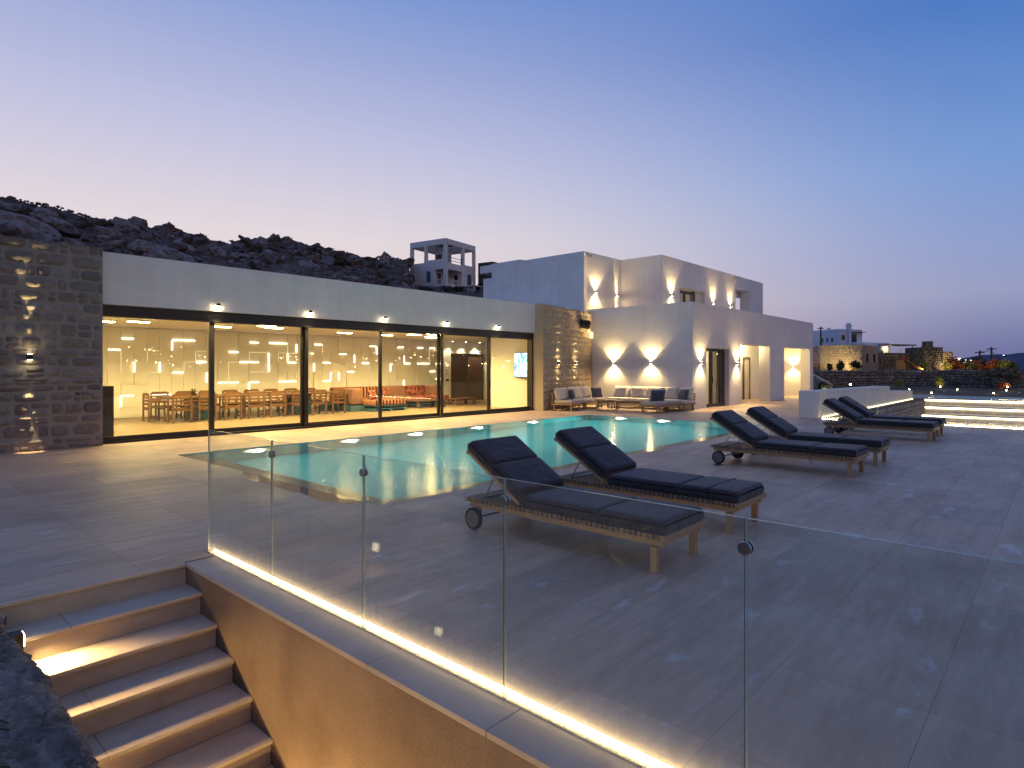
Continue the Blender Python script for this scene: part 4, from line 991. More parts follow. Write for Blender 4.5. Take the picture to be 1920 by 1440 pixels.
# upper pavements and garden ground
g = MB(); g.quad((41.4,-40,-.01),(45.6,-40,-.01),(45.6,6.1,-.01),(41.4,6.1,-.01)); structure(g.build('upper_paving', M['paving']))
g = MB(); g.quad((45.6,-40,-.012),(80,-40,-.012),(80,6.1,-.012),(45.6,6.1,-.012)); g.quad((46.0,6.1,-.012),(80,6.1,-.012),(80,60,-.012),(46.0,60,-.012)); structure(g.build('planting_bed', M['earth']))
gd = MB(); gd.quad((-6000,-6000,-3.2),(9000,-6000,-3.2),(9000,9000,-3.2),(-6000,9000,-3.2)); structure(gd.build('ground', M['earth']))
g = MB(); g.box(-30,.129,-12,5.56,-3.1,-.9); structure(g.build('lower_garden_ground', M['earth']))
g = MB(); g.box(-40,-6.0,5.56,40,-3.1,-.02); structure(g.build('left_garden_ground', M['earth']))

# ------------------------------------------------------------------ plants
def leaves(mb, c, rx_, ry_, rz_, n, size, rr, shell=.35):
    for _ in range(n):
        while True:
            q = Vector((rr.uniform(-1,1), rr.uniform(-1,1), rr.uniform(-1,1)))
            l_ = q.length
            if l_ < 1 and rr.random() < shell+l_*l_: break
        q *= 1+.35*noise.noise(q*2.2+Vector(c))
        p_ = Vector(c)+Vector((q.x*rx_, q.y*ry_, q.z*rz_))
        d = Vector((rr.gauss(0,1), rr.gauss(0,1), rr.gauss(.4,.8))).normalized(); s_ = size*rr.uniform(.6,1.3)
        n_ = d.cross(Vector((rr.gauss(0,1), rr.gauss(0,1), rr.gauss(0,1)))).normalized()*s_*.32
        mb.add([p_, p_+d*s_*.5+n_, p_+d*s_, p_+d*s_*.5-n_], [(0,1,2,3)])
    return mb
def shrub(name, lab, base, r_, h_, mat, n=500, size=.09, seed=1, cat='shrub', group=None, stem=True):
    rr = random.Random(seed); t = thing(name, lab, cat, base, group); c = Vector(base)
    b = MB()
    for i in range(9):
        a_ = rr.uniform(0, 2*pi); e = Vector((math.cos(a_)*r_*rr.uniform(.2,.8), math.sin(a_)*r_*rr.uniform(.2,.8), h_*rr.uniform(.5,.95)))
        b.tube(c+Vector((rr.uniform(-.03,.03), rr.uniform(-.03,.03), 0)), c+e, .012*max(1, h_), .004*max(1, h_), 5)
    b.build('stems', M['bark'], t)
    m = MB()
    for i in range(7):
        a_ = rr.uniform(0, 2*pi); q = rr.uniform(.1,.65)*r_
        leaves(m, c+Vector((math.cos(a_)*q, math.sin(a_)*q, h_*rr.uniform(.3,.8))), r_*.5, r_*.5, h_*.3, n//7, size, rr)
    m.build('foliage', mat, t); return t
# lit bushes in the lower garden left of the camera (seen mirrored in the railing glass)
shrub('rosemary_shrub', 'yellow lit needle-leafed shrub in the lower garden behind the rough wall', (-1.45,3.85,-.9), .55, .95, M['leaf_yellow'], 1300, .09, 3)
spot('garden_spot_beam', (-1.0,3.5,-.87), 330, math.radians(120), .6, (-.6,.5,.9), (1,.78,.35))
shrub('rosemary_shrub', 'small lit shrub farther along the lower garden behind the rough wall', (-1.5,7.7,-.02), .3, .35, M['leaf_yellow'], 500, .08, 4)
spot('garden_spot_beam', (-1.25,7.4,.03), 120, math.radians(110), .6, (-.2,.3,1), (1,.78,.35))
# dark blades at the bottom left corner
p = thing('agave_plant', 'dark blurred plant blades drooping over the rough wall in the bottom left corner', 'plant', (.2,2.6,0))
b = MB()
rr = random.Random(8)
for i in range(9):
    x = .2+rr.uniform(-.05,.1); y = 2.3+.16*i+rr.uniform(-.05,.05); ln = rr.uniform(.22,.4); a_ = rr.uniform(-.35,.25)
    d = Vector((math.cos(a_), math.sin(a_), 0)); n_ = Vector((-d.y, d.x, 0)); c = Vector((x,y,.09)); ws = [.008,.02,.016,.003]
    ps = [c+d*ln*f+Vector((0,0,.05*math.sin(pi*f)-.03*f)) for f in (0,.35,.7,1)]
    vs = []
    for q, w_ in zip(ps, ws): vs += [q-n_*w_, q+Vector((0,0,-.006)), q+n_*w_]
    b.add(vs, [(k*3+j, k*3+j+1, k*3+j+4, k*3+j+3) for k in range(3) for j in range(2)])
b.build('blades', M['leaf_dark'], p, smooth=True)

# ------------------------------------------------------------------ hillside on the left
ridge = [(-700,360,60),(-300,372,68),(0,376,84),(21,374,85),(62,385,86),(100,389,87),(146,405,89),(208,421,91),(225,419,92),(252,414,93),(271,423,94),(333,431,97),(400,450,100),(435,458,102),(442,452,104),(477,448,106),(504,451,107),(519,445,108),(529,449,108),(542,447,109),(562,455,110),(608,467,114),(650,476,118),(692,487,121),(742,483,124),(766,490,125),(769,536,118),(830,538,118),(894,543,118),(903,528,126),(1000,545,140),(1150,570,150),(1300,605,160),(1420,625,170),(1500,632,175),(1545,640,150),(1600,655,130),(1640,680,110)]
def ridge_at(px):
    for (a0,y0,d0),(a1,y1,d1) in zip(ridge, ridge[1:]):
        if a0 <= px <= a1: f = (px-a0)/(a1-a0); return y0+(y1-y0)*f, d0+(d1-d0)*f
    return ridge[-1][1:]
def hill_pt(px, t_):
    """t_ 0 at the foot behind the house, 1 on the ridge, above 1 behind it"""
    y, dr = ridge_at(px)
    zr = CH-(y-HY)/F_PX*dr; d0 = 44+max(0, (px-1000))*.075; z0 = 1.0
    if t_ <= 1:
        d = d0+(dr-d0)*t_; z = z0+(zr-z0)*(t_**.92)
    else: d = dr+(t_-1)*60; z = zr-(t_-1)*14
    q = at(px, d, z=z)
    a_ = min(1, t_*4)*(.0 if t_ > 1 else 1)*(1-.85*max(0, (t_-.72)/.28) if t_ > .72 else 1)
    rk = noise.ridged_multi_fractal(Vector((q.x*.075+3, q.y*.075, q.z*.2)), .95, 2.1, 5, 1.0, 2.0)
    q.z += a_*(rk-1.1)*.7+(.30*noise.noise(Vector((q.x*.6, q.y*.6, 2)))+.16*noise.noise(Vector((q.x*1.7, q.y*1.7, 5))))*(1 if t_ <= 1 else .4)
    return q
NU, NV = 420, 92
cols_ = [-700+2340*(i/NU) for i in range(NU+1)]
tv = [(j/(NV-12))**.9 if j <= NV-12 else 1+(j-(NV-12))/12*2.2 for j in range(NV+1)]
b = MB(); b.grid(lambda i, j: hill_pt(cols_[i], tv[j]), NU, NV)
structure(b.build('rocky_hillside', M['hill'], smooth=True))
# rocks over the slope
b = MB(); rr = random.Random(23)
for i in range(2400):
    px = rr.uniform(-150, 790) if rr.random() < .9 else rr.uniform(790, 1560); t_ = rr.uniform(.3, 1.0)**.8
    q = hill_pt(px, t_); s_ = .15+abs(rr.gauss(0,.33))+(.8 if rr.random() < .04 else 0)
    rot = Matrix.Rotation(rr.uniform(0,6.3),3,'Z') @ Matrix.Rotation(.45+rr.uniform(-.3,.3),3,'Y')
    b.blob(q-Vector((0,0,s_*.15)), s_*rr.uniform(1,1.9), s_*rr.uniform(.7,1.1), s_*rr.uniform(.4,.75), 1 if s_ < .8 else 2, i, .3, 1.2, rot)
tag(b.build('loose_rocks', M['boulder']), 'many loose rocks scattered over the dark hillside', 'rocks', kind='stuff')
# bigger single boulders
for px, y, d, rx_, rz_, lab, sd in ((727,482,122,1.1,2.0,'pointed standing boulder on the ridge left of the tower house',1),(262,424,92,1.3,1.4,'tilted boulder on the ridge above the left of the white fascia',2),(240,425,92,2.2,.95,'broad flat boulder on the ridge beside the tilted one',3),(45,432,60,3.4,1.3,'large pale rounded boulder just above the left stone wall',4),(105,418,66,2.2,1.0,'slanting grey slab rock behind the left stone wall',5),(300,478,56,2.0,.9,'rounded pale boulder just above the left end of the fascia',6),(345,490,58,1.7,.8,'low pale boulder above the fascia, right of the rounded one',7),(560,500,92,6.0,1.3,'long slanting rock slab in the middle of the hillside',8),(519,450,108,1.0,1.0,'small cairn-like rock on the highest middle ridge',9)):
    q = at(px, d, y+ (8 if rz_ > 1.8 else 0)); b = MB(); rot = Matrix.Rotation(A-pi/2, 3, 'Z') @ Matrix.Rotation(.28 if rz_ < 1.5 else -.1, 3, 'Y')
    for k in range(3): b.blob(q+Vector((0,0,-.25*rz_*k))+rot @ Vector(((k-1)*rx_*.35, 0, 0)), rx_*(1-.2*k), rx_*.7, rz_*(1-.15*k), 3, sd*11+k, .32, 1.3, rot)
    tag(b.build('boulder', M['boulder'], off=q, smooth=False), lab, 'boulder')
# dry stone wall along the crest
b = MB(); px = -60
while px < 268:
    y, d = ridge_at(px)
    for k in range(4):
        if k >= 2 and rr.random() < .25+.2*(k-2): continue
        q = at(px+rr.uniform(-1.5,1.5), d, y+7.5-3.9*k); s_ = rr.uniform(.16,.3)
        b.blob(q, s_*rr.uniform(1,1.5), s_, s_*rr.uniform(.7,1.0), 1, px*3+k, .3, 1.2, Matrix.Rotation(rr.uniform(0,6),3,'Z'))
    px += 4.3
tag(b.build('crest_stone_wall', M['boulder']), 'tumbledown dry stone wall running along the crest of the hillside', 'stone wall')
for px, t_, r_, lab in ((850,.86,2.0,'dark bush under the left of the tower house'),(800,.84,1.6,'dark low bush at the left foot of the tower house'),(905,.84,1.5,'dark bush right of the tower house foot'),(640,.72,1.5,'dark bush on the slope left of the tower house')):
    q = hill_pt(px, t_); shrub('hillside_bush', lab, q-Vector((0,0,.3)), r_, r_*.7, M['leaf_dark'], 900, .3, int(px), 'bush', 'dark bushes on the hillside')

# ------------------------------------------------------------------ white tower house on the hill
def frame_boxes(o, u, v):
    T = Matrix((u, v, Vector((0,0,1)))).transposed().to_4x4(); return Matrix.Translation(o) @ T
o = at(836, 120, 531); zb_ = o.z
u = Vector((0,0,0)); fw_ = Vector((ca,sa,0)); rt = Vector((sa,-ca,0))
u = (rt*-.843+fw_*.537); v = (rt*.537+fw_*.843)
T = frame_boxes(o, u, v)
th_ = thing('tower_house', 'white square tower house with open roof terrace on the dark hill', 'house', o)
def tb(name, boxes, mat, parent=th_, **kw):
    if name in ('terrace_pillar','parapet','loggia_door','dark_opening','loggia_wall') and len(boxes) > 1:
        for bx in boxes: tb(name, [bx], mat, parent, **kw)
        return
    b = MB()
    for bx in boxes: b.box(*bx, T)
    return b.build(name, mat, parent, **kw)
wb = M['stucco']
Wu, Wv, H1_, H2_ = 9.4, 10.0, 4.2, 8.95
tb('lower_wall', [(2.8,Wu,0,.4,-1.5,H1_),(0,.7,0,.4,-1.5,H2_-1.2),(.701,2.8,0,.4,-1.5,-.0),(.701,2.8,0,.4,2.9,H1_),(0,.4,.401,.7,-1.5,H2_-1.2),(0,.4,5.2,Wv,-1.5,H1_),(0,.4,.701,5.2,-1.5,0),(0,.4,.701,5.2,2.9,H1_),(9.0,9.4,.401,Wv,-1.5,H1_),(.401,9.0,9.6,Wv,-1.5,H1_),(.401,9.0,.401,9.6,3.2,H1_-.01),(.401,9.0,.401,9.6,-1.5,0)], wb, bevel=.05)
tb('loggia_wall', [(2.9,3.1,.401,4.9,0.01,3.19),(.41,2.9,4.9,5.1,.01,3.19)], M['stucco_warm'])
tb('terrace_pillar', [(0,.7,0,.7,H1_,H2_-1.2001)][:0]+[(8.7,Wu,0,.6,H1_,H2_-1.2),(4.9,5.6,0,.5,H1_,H2_-1.2),(0,.5,5.4,6.2,H1_,H2_-1.2),(0,.5,9.3,Wv,H1_,H2_-1.2),(8.9,Wu,9.3,Wv,H1_,H2_-1.2)], wb, bevel=.05)
tb('ring_beam', [(0,Wu,0,.5,H2_-1.2,H2_),(0,.5,.501,Wv,H2_-1.2,H2_),(8.9,Wu,.501,Wv,H2_-1.2,H2_),(.501,8.9,9.5,Wv,H2_-1.2,H2_),(4.9,8.9,.501,9.5,H2_-.9,H2_-.6),(.501,4.9,5.4,9.5,H2_-.9,H2_-.6)], wb, bevel=.12)
tb('pergola_slat', [(.501,4.9,.9+.75*i,1.1+.75*i,H2_-.8,H2_-.6) for i in range(6)], M['dark_wood'])
tb('terrace_room', [(3.4,5.6,3.4,6.1,H1_,H2_-.91)], M['stucco_warm'])
tb('dark_opening', [(3.35,3.399,4.0,5.0,H1_+.9,H1_+2.2),(3.8,5.2,3.34,3.399,H1_+.9,H1_+2.4)], M['frame'])
tb('parapet', [(.701,4.9,0,.25,H1_,H1_+.7),(5.6,8.7,0,.25,H1_,H1_+.3),(0,.25,6.2,9.3,H1_,H1_+.25)], wb)
tb('terrace_railing', [(.05,.12,.701,5.4,H1_+.45,H1_+.55),(.05,.12,.701,5.4,H1_+1.05,H1_+1.15),(.05,.13,5.2,5.4,H1_+.2,H1_+1.6)], M['dark_wood'])
tb('window', [(3.9,4.9,-.03,.05,.55,2.7)], M['blue_paint']); tb('window', [(8.1,8.6,-.03,.05,.9,2.0)], M['blue_paint']); tb('window', [(-.03,.05,7.0,8.4,.4,2.7)], M['blue_paint'])
tb('loggia_door', [(2.85,2.899,1.0,2.0,.02,2.3),(.9,1.7,4.85,4.899,.02,2.3)], M['frame'])
tb('balustrade', [(.1,.18,.701+.4*i,.78+.4*i,0,.9) for i in range(12)]+[(.08,.2,.701,5.2,.9,1.0)]+[(.75+.4*i,.83+.4*i,.1,.18,0,.9) for i in range(5)]+[(.701,2.8,.08,.2,.9,1.0)], wb)
# terrace below it with a white post and pergola
q = at(905, 112, 543)
p = thing('hill_pergola', 'pale pergola and white post below the right side of the tower house', 'pergola', q)
Tp = frame_boxes(q, u, v); b = MB(); b.box(-.3,3.0,-3.0,4.5,.35,.5,Tp); b.build('roof', M['stucco'], p); b = MB(); b.box(1.2,1.5,-2.6,-2.3,-2.2,.349,Tp); b.build('post', M['stucco'], p)
q = at(925, 112, 552); sp_ = point('hill_lamp_glow', q, 120, (1,.72,.35))
# dark stone building behind
q = at(908, 128, 527)
p = thing('stone_hut', 'dark stone building between the tower house and the white wing', 'building', q)
Tq = frame_boxes(q, u, v); b = MB(); b.box(-2.2,1.6,0,6,-2,3.9,Tq); b.build('wall', M['mortar_dark'], p)
s = MB(); masonry(s, Tq @ Vector((1.6,0,0)), -u, -v, 3.8, -1, 3.9, (.25,.5), (.4,1.0), .1, 70, .03, fine=False); masonry(s, Tq @ Vector((-2.2,0,0)), v, -u, 6, -1, 3.9, (.25,.5), (.4,1.0), .1, 71, .03, fine=False); s.build('stonework', M['stone_dark'], p)

# ------------------------------------------------------------------ right background
# long retaining wall with a garden on top
P = [at(1400,50,z=0), at(1530,52,z=0), at(1640,54,z=0), at(1760,56,z=0), at(1860,55,z=0), at(1905,48,z=0), at(1990,40,z=0)]
t = thing('garden_wall', 'long dark field stone retaining wall across the right background', 'stone wall', P[2])
body = MB(); sw = MB()
for i, (a_, c_) in enumerate(zip(P, P[1:])):
    d = (c_-a_).normalized(); n = Vector((d.y,-d.x,0)); 
    if n.dot(at(1700,50,z=0)) > 0: n = -n
    hgt = 1.52
    sw_top = (lambda x: 1.52) if i < 4 else (lambda x, k=i: 1.52-(.10*x if k == 5 else .02*x))
    masonry(sw, a_, d, n, (c_-a_).length, -.1, hgt, (.14,.3), (.25,.75), .1, 90+i, .02, fine=False, top=sw_top)
    TT = frame_boxes(a_, d, -n); L_ = (c_-a_).length
    body.box(0, L_, .02, .5, -.3, 1.4 if i < 5 else 1.0, TT)
body.build('wall_core', M['mortar_dark'], t); sw.build('stonework', M['stone'], t)
g = MB(); gp = [at(1300,50.5,z=1.4), at(1530,52.5,z=1.4), at(1640,54.5,z=1.42), at(1760,56.5,z=1.44), at(1860,55.5,z=1.42), at(1905,48.5,z=1.1)]
gq = [at(x, 125, z=1.2+(0 if x > 1600 else 1.0)) for x in (1300,1530,1640,1760,1860,1905)]
for i in range(5): g.quad(gp[i], gp[i+1], gq[i+1], gq[i])
structure(g.build('garden_ground', M['earth']))
tag(leaves(MB(), at(1898,49,z=1.2), 2.6, 2.6, .32, 2200, .22, random.Random(3)).build('dry_grass', M['dry']), 'dry grass and scrub on the right end of the long field stone wall', 'dry grass', kind='stuff')
# lit sloping parapet by the house corner
q = at(1535, 45, z=0)
t = thing('stair_parapet', 'short lit rubble parapet sloping down beside the right corner of the white house', 'stone wall', q)
a_, c_ = at(1515,46,z=0), at(1553,44,z=0); d = (c_-a_).normalized(); n = Vector((d.y,-d.x,0)); n = n if n.dot(at(1535,45,z=0)) < 0 else -n; L_ = (c_-a_).length
TT = frame_boxes(a_, d, -n); b = MB(); b.prism([(0,0),(L_,0),(L_,.55),(0,1.35)], 'y', .02, .35); b.v = [tuple(TT @ Vector(v_)) for v_ in b.v]; b.build('wall_core', M['mortar_warm'], t)
s = MB(); masonry(s, a_, d, n, L_, 0, 1.4, (.12,.22), (.2,.45), .05, 99, .015, fine=False, top=lambda x: 1.38-.8*x/L_); s.build('stonework', M['stone_warm'], t)
spot('parapet_beam', at(1543,43.2,z=.1), 70, math.radians(130), .8, Vector(n)*-1+Vector((0,0,.5)), (1,.72,.3))
# stone building with lit front
a_, c_, e_ = at(1537,62,z=1.4), at(1616,60,z=1.4), at(1646,64,z=1.4)
t = thing('stone_house', 'flat roofed tan stone house lit from below, beyond the garden wall', 'house', c_)
d = (c_-a_).normalized(); d2 = (e_-c_).normalized(); hgt = 2.62
b = MB(); b.prism([tuple(a_.xy), tuple(c_.xy), tuple(e_.xy), tuple((e_+(a_-c_)).xy)], 'z', 1.2, 1.4+hgt-.03); b.build('wall', M['mortar'], t)
s = MB(); nf = Vector((d.y,-d.x,0)); nf = nf if nf.dot(c_) < 0 else -nf; n2 = Vector((d2.y,-d2.x,0)); n2 = n2 if n2.dot(rt) > 0 else -n2
masonry(s, Vector((a_.x,a_.y,1.4)), d, nf, (c_-a_).length, 0, hgt, (.12,.24), (.18,.5), .07, 101, .015, fine=False); masonry(s, Vector((c_.x,c_.y,1.4)), d2, n2, (e_-c_).length, 0, hgt-.03, (.12,.24), (.18,.5), .07, 102, .015, fine=False); s.build('stonework', M['stone_warm'], t)
for f in (.28,.72):
    q = c_+d2*(e_-c_).length*f; TT = frame_boxes(q, d2, -n2); b = MB(); b.box(-.16,.16,-.13,-.03,.9,1.75,TT); b.build('window', M['frame'], t)
for i, (px, lab) in enumerate(((1557,'left hand plant lit against the tan stone house'),(1578,'middle plant lit against the tan stone house'),(1608,'dark leafy bush at the corner of the tan stone house'))):
    q = at(px, 59.3, z=1.42); shrub('garden_shrub', lab, q, (.25,.4,.75)[i], (.7,1.1,1.0)[i], M['leaf_dark' if i == 2 else 'leaf'], 600, .16, 200+i)
for px in (1548,1566,1592):
    q = at(px, 59.7, z=1.45); spot('wall_washer_beam', q, 150, math.radians(120), .9, -nf+Vector((0,0,1.0)), (1,.72,.28))
# dark slatted screen left of it
a_, c_ = at(1518,61,z=1.2), at(1537,61.5,z=1.2); t = thing('slatted_screen', 'dark wooden slatted screen left of the tan stone house', 'screen', a_)
d = (c_-a_).normalized(); TT = frame_boxes(a_, d, Vector((-d.y,d.x,0))); b = MB()
for i in range(9): b.box(0,1.05,0,.05,.05+.29*i,.05+.29*i+.22,TT)
b.build('slats', M['brown_wood'], t); b = MB(); b.box(-.1,0,0,.1,0,2.7,TT); b.box(1.051,1.13,0,.1,0,2.7,TT); b.build('post', M['brown_wood'], t)

# whitewashed house
c_ = at(1572,95,z=3.0); t = thing('whitewashed_house', 'whitewashed island house with chimney and covered porch on the right', 'house', c_)
u2 = (rt*-.36+fw_*.933); v2 = (rt*.93+fw_*.36)
v2 = Vector((-u2.y, u2.x, 0)); v2 = v2 if v2.dot(rt) > 0 else -v2
TT = frame_boxes(c_, v2, u2.cross(Vector((0,0,1)))*0+u2)
def hb(name, boxes, mat, **kw):
    b = MB()
    for bx in boxes: b.box(*bx, TT)
    return b.build(name, mat, t, **kw)
def ht(y, d=95): return CH-(y-HY)/F_PX*d-3.0
m = M['stucco_blue']
hb('main_block', [(0,5.2,0,5.0,-2,ht(616.5))], m, bevel=.15)
hb('left_wing', [(-1.7,3.5,5.01,9.5,-2,ht(626))], m, bevel=.15)
hb('low_block', [(2.0,9.2,-1.6,-.01,-2,ht(642))], m, bevel=.15)
hb('chimney', [(1.95,2.5,-.25,.35,-2,ht(611))], m, bevel=.05); hb('chimney_cap', [(1.85,2.6,-.35,.45,ht(611)+.01,ht(611)+.12),(2.0,2.45,-.2,.3,ht(611)+.121,ht(605))], m)
hb('chimney', [(.3,.7,2.0,2.4,ht(616)+.001,ht(613))], m); hb('chimney', [(-.2,.3,7.5,8.0,ht(626)+.01,ht(619))], m)
hb('window', [(.7,1.35,-.03,.03,ht(637),ht(628))], M['dark_wood']); hb('door', [(2.75,3.85,-.03,.03,ht(642),ht(626))], M['frame'])
hb('canopy', [(2.6,5.3,-.5,-.02,ht(622.5),ht(621.5))], M['dark_wood']); hb('side_window', [(-.03,.03,1.0,1.3,ht(641),ht(633)),(-.03,.03,1.9,2.2,ht(641),ht(633)),(-.03,.03,2.8,3.1,ht(641),ht(633))], M['frame'])
hb('porch_roof', [(6.6,11.6,-4.2,-1.61,ht(648),ht(646))], M['dark_wood']); hb('porch_post', [(8.2,8.32,-4.1,-3.98,-1,ht(648)-.01),(10.9,11.02,-4.1,-3.98,-1,ht(648)-.01)], M['stucco_blue'])
hb('porch_wall', [(6.4,8.0,-2.2,-1.61,-1.5,ht(648)-.02)], M['stucco_warm']); hb('porch_door', [(6.35,6.8,-2.25,-2.201,-1,ht(653))], M['frame'])
for x in (7.1,7.6): hb('porch_light', [(x-.035,x+.035,-2.3,-2.25,ht(653),ht(652))], M['garden_lens']); 
point('porch_glow', TT @ Vector((7.4,-2.7,ht(654))), 60, (1,.75,.4), None, .1)
q = TT @ Vector((-.3,10.6,ht(637))); b = MB(); b.blob(q+rt*-1.0-fw_*6, .12,.12,.12,1); tag(b.build('wall_light', M['garden_lens']), 'tiny bright wall light at the left wing of the whitewashed house', 'wall light')

# utility poles and wires
def pole(px, d, ytop, ybot, lab, arms=()):
    a_ = at(px, d, ybot); c_ = at(px, d, ytop); t = thing('utility_pole', lab, 'utility pole', a_, 'wooden utility poles')
    b = MB(); b.tube(a_-Vector((0,0,1)), c_, .13*d/80, .1*d/80, 8); b.build('pole', M['dark_wood'], t)
    b = MB(); z = c_.z-.25; b.box(-.5,.5,-.05,.05,z-.06,z+.06, Matrix.Translation((c_.x,c_.y,0)) @ Matrix.Rotation(A+.6,4,'Z')); b.build('crossarm', M['dark_wood'], t)
    return c_
p1 = pole(1539, 90, 612.5, 648, 'dark utility pole between the white house and whitewashed house')
p2 = pole(1859, 75, 650.5, 684, 'taller dark utility pole in front of the distant hills')
p3 = pole(1837, 75, 657, 684, 'shorter dark utility pole in front of the distant hills')
def wire(a_, c_, lab, sag=.2):
    b = MB(); pr = None
    for i in range(9):
        f = i/8; q = a_.lerp(c_, f)-Vector((0,0,sag*4*f*(1-f)))
        if pr is not None: b.tube(pr, q, .028, .028, 5)
        pr = q
    tag(b.build('power_wire', M['black']), lab, 'wire', 'overhead wires')
wire(p2-Vector((0,0,.3)), p3-Vector((0,0,.05)), 'short sagging wire joining the two utility poles')
wire(p2-Vector((0,0,.55)), at(1884, 75, 682), 'guy wire slanting down to the right from the taller pole', 0)

# ruined-looking stone tower, walls
def stone_block(lab, px0_, px1_, d, ytop, zb0, seed, mat=M['stone_dark'], depth=3, name='stone_building'):
    a_, c_ = at(px0_, d, z=zb0), at(px1_, d, z=zb0); zt = CH-(ytop-HY)/F_PX*d; L_ = (c_-a_).length; d_ = (c_-a_).normalized()
    t = thing(name, lab, 'stone building', a_)
    TT = frame_boxes(a_, d_, fw_); b = MB(); b.box(0, L_, .02, depth, -.5, zt-zb0-.02, TT); b.build('wall', M['mortar_dark'], t)
    s = MB(); masonry(s, a_, d_, -fw_, L_, 0, zt-zb0, (.14,.3), (.2,.6), .07, seed, .02, fine=False)
    masonry(s, a_+d_*L_, fw_, d_, depth, 0, zt-zb0, (.14,.3), (.2,.6), .07, seed+1, .02, fine=False); masonry(s, a_+fw_*depth, -fw_, -d_, depth, 0, zt-zb0, (.14,.3), (.2,.6), .07, seed+2, .02, fine=False)
    s.build('stonework', mat, t); return t
stone_block('dark stone block of the outbuilding right of the playground', 1730.5, 1768, 66, 650.5, 1.4, 130)
stone_block('tall square stone chimney rising from the dark outbuilding', 1738, 1749.5, 65, 639.5, 1.4, 140, depth=.8, name='stone_chimney')
stone_block('low dark stone wall behind the playground', 1646, 1731, 68, 661.5, 1.4, 150, depth=.6, name='yard_wall')
stone_block('small lit stone end wall right of the dark outbuilding', 1768.3, 1787, 66.5, 659, 1.4, 160, M['stone_warm'], 2, 'stone_pier')
stone_block('small dark chimney block beyond the bushes near the poles', 1831, 1843, 72, 668.5, 1.4, 170, depth=.8, name='stone_chimney')
spot('wall_washer_beam', at(1778,65.2,z=1.5), 220, math.radians(120), .9, fw_+Vector((0,0,1)), (1,.72,.28))
spot('wall_washer_beam', at(1737,63.6,z=1.5), 160, math.radians(130), .9, fw_+rt*.3+Vector((0,0,.8)), (1,.72,.28))

# playground frame
q = at(1686,61,z=1.42); t = thing('playground_frame', 'wooden playground tower with swing beam and slide', 'playground', q)
def wp(px, y, d=61): return at(px, d, y)
b = MB(); b.tube(wp(1653.5,693), wp(1653.5,667.5), .06, .06, 8); b.build('post', M['play_wood'], t)
b = MB(); b.tube(wp(1652.5,667.5), wp(1683,666.5), .06, .06, 8); b.build('swing_beam', M['play_wood'], t)
for px, d in ((1679.5,61),(1693,61),(1682,62.2),(1695.5,62.2)): b = MB(); b.tube(wp(px,693,d), wp(px,664.5,d), .05,.05,8); b.build('post', M['play_wood'], t)
for i, y in enumerate((677.5,682,686.5,691)):
    b = MB(); TT = frame_boxes(wp(1679.2,y), rt, fw_); b.box(0,.76,-.06,-.01,-.10,.10,TT); b.build('panel', M['play_wood'], t)
b = MB(); TT = frame_boxes(wp(1679.2,677), rt, fw_); b.box(0,.76,0,1.2,0,.05,TT); b.box(.0,.05,0,1.2,.4,.45,TT); b.build('platform', M['play_wood'], t)
a_, c_ = wp(1696.5,675), wp(1728,692); b = MB(); w_ = fw_*.25
b.add([a_-w_,a_+w_,c_+w_,c_-w_,a_-w_-Vector((0,0,.09)),a_+w_-Vector((0,0,.09)),c_+w_-Vector((0,0,.09)),c_-w_-Vector((0,0,.09))], [(0,1,2,3),(4,7,6,5),(0,3,7,4),(1,5,6,2),(0,4,5,1),(3,2,6,7)]); b.build('slide', M['play_wood'], t)
b = MB(); TT = frame_boxes(wp(1690,675), rt, fw_); b.box(0,.35,-.08,-.02,0,.3,TT); b.build('banner', M['red_cloth'], t)

# garden plants and spike lights
for i, (px, y0, d, r_, h_, m, lab) in enumerate(((1734,692,62,.5,.9,'leaf_yellow','yellow lit bush left of the dark stone outbuilding'),(1776,692.5,58,.55,.75,'leaf_yellow','yellow lit bush under the lit stone pier'),(1789,693,58,.9,1.25,'leaf_red','rusty red lit bush above the garden wall, largest one'),(1812,693,58,1.0,1.1,'leaf_dark','dark bush between two rusty red bushes'),(1831,693,58,.7,1.0,'leaf_red','rusty red lit bush below the short utility pole'),(1848,693,58,.9,1.0,'leaf_dark','dark bush under the taller utility pole'),(1864,693,57,.9,1.15,'leaf_red','rusty lit bush right of the taller utility pole'),(1889,693,55,.8,1.2,'leaf_yellow','pale lit bush near the right end of the garden wall'))):
    q = at(px, d, z=1.42); shrub('garden_bush', lab, q, r_, h_, M[m], 1100, .15, 300+i, 'bush', 'bushes on top of the garden wall')
    if m != 'leaf_dark': spot('bush_spot_beam', at(px-4, d-1.4, z=1.5), 90 if m == 'leaf_red' else 90, math.radians(110), .8, fw_+Vector((0,0,.7)), (1,.66,.25))
for i, (px, y, d, r_, h_, m, lab) in enumerate(((1684,722,50,.3,.75,'leaf_yellow','slim lit plant in front of the garden wall left of centre'),(1763,722,50,.42,1.0,'leaf_yellow','small lit tree in front of the middle of the garden wall'),(1880,724,46,.5,.6,'leaf_red','orange lit plant in front of the right part of the garden wall'),(1574,722,46,.5,.5,'leaf','low green plant right of the lit sloping parapet'),(1600,722,47,.8,.35,'leaf_dark','low dark plant behind the white parapet'),(1640,723,48,1.2,.3,'leaf_dark','dark ground cover along the foot of the garden wall'),(1545,722,43.5,.5,.7,'leaf_dark','dark leafy plant against the corner of the white house'))):
    q = at(px, d, z=.0); shrub('border_plant', lab, q, r_, h_, M[m], 700, .12, 400+i, 'plant', 'plants at the foot of the garden wall')
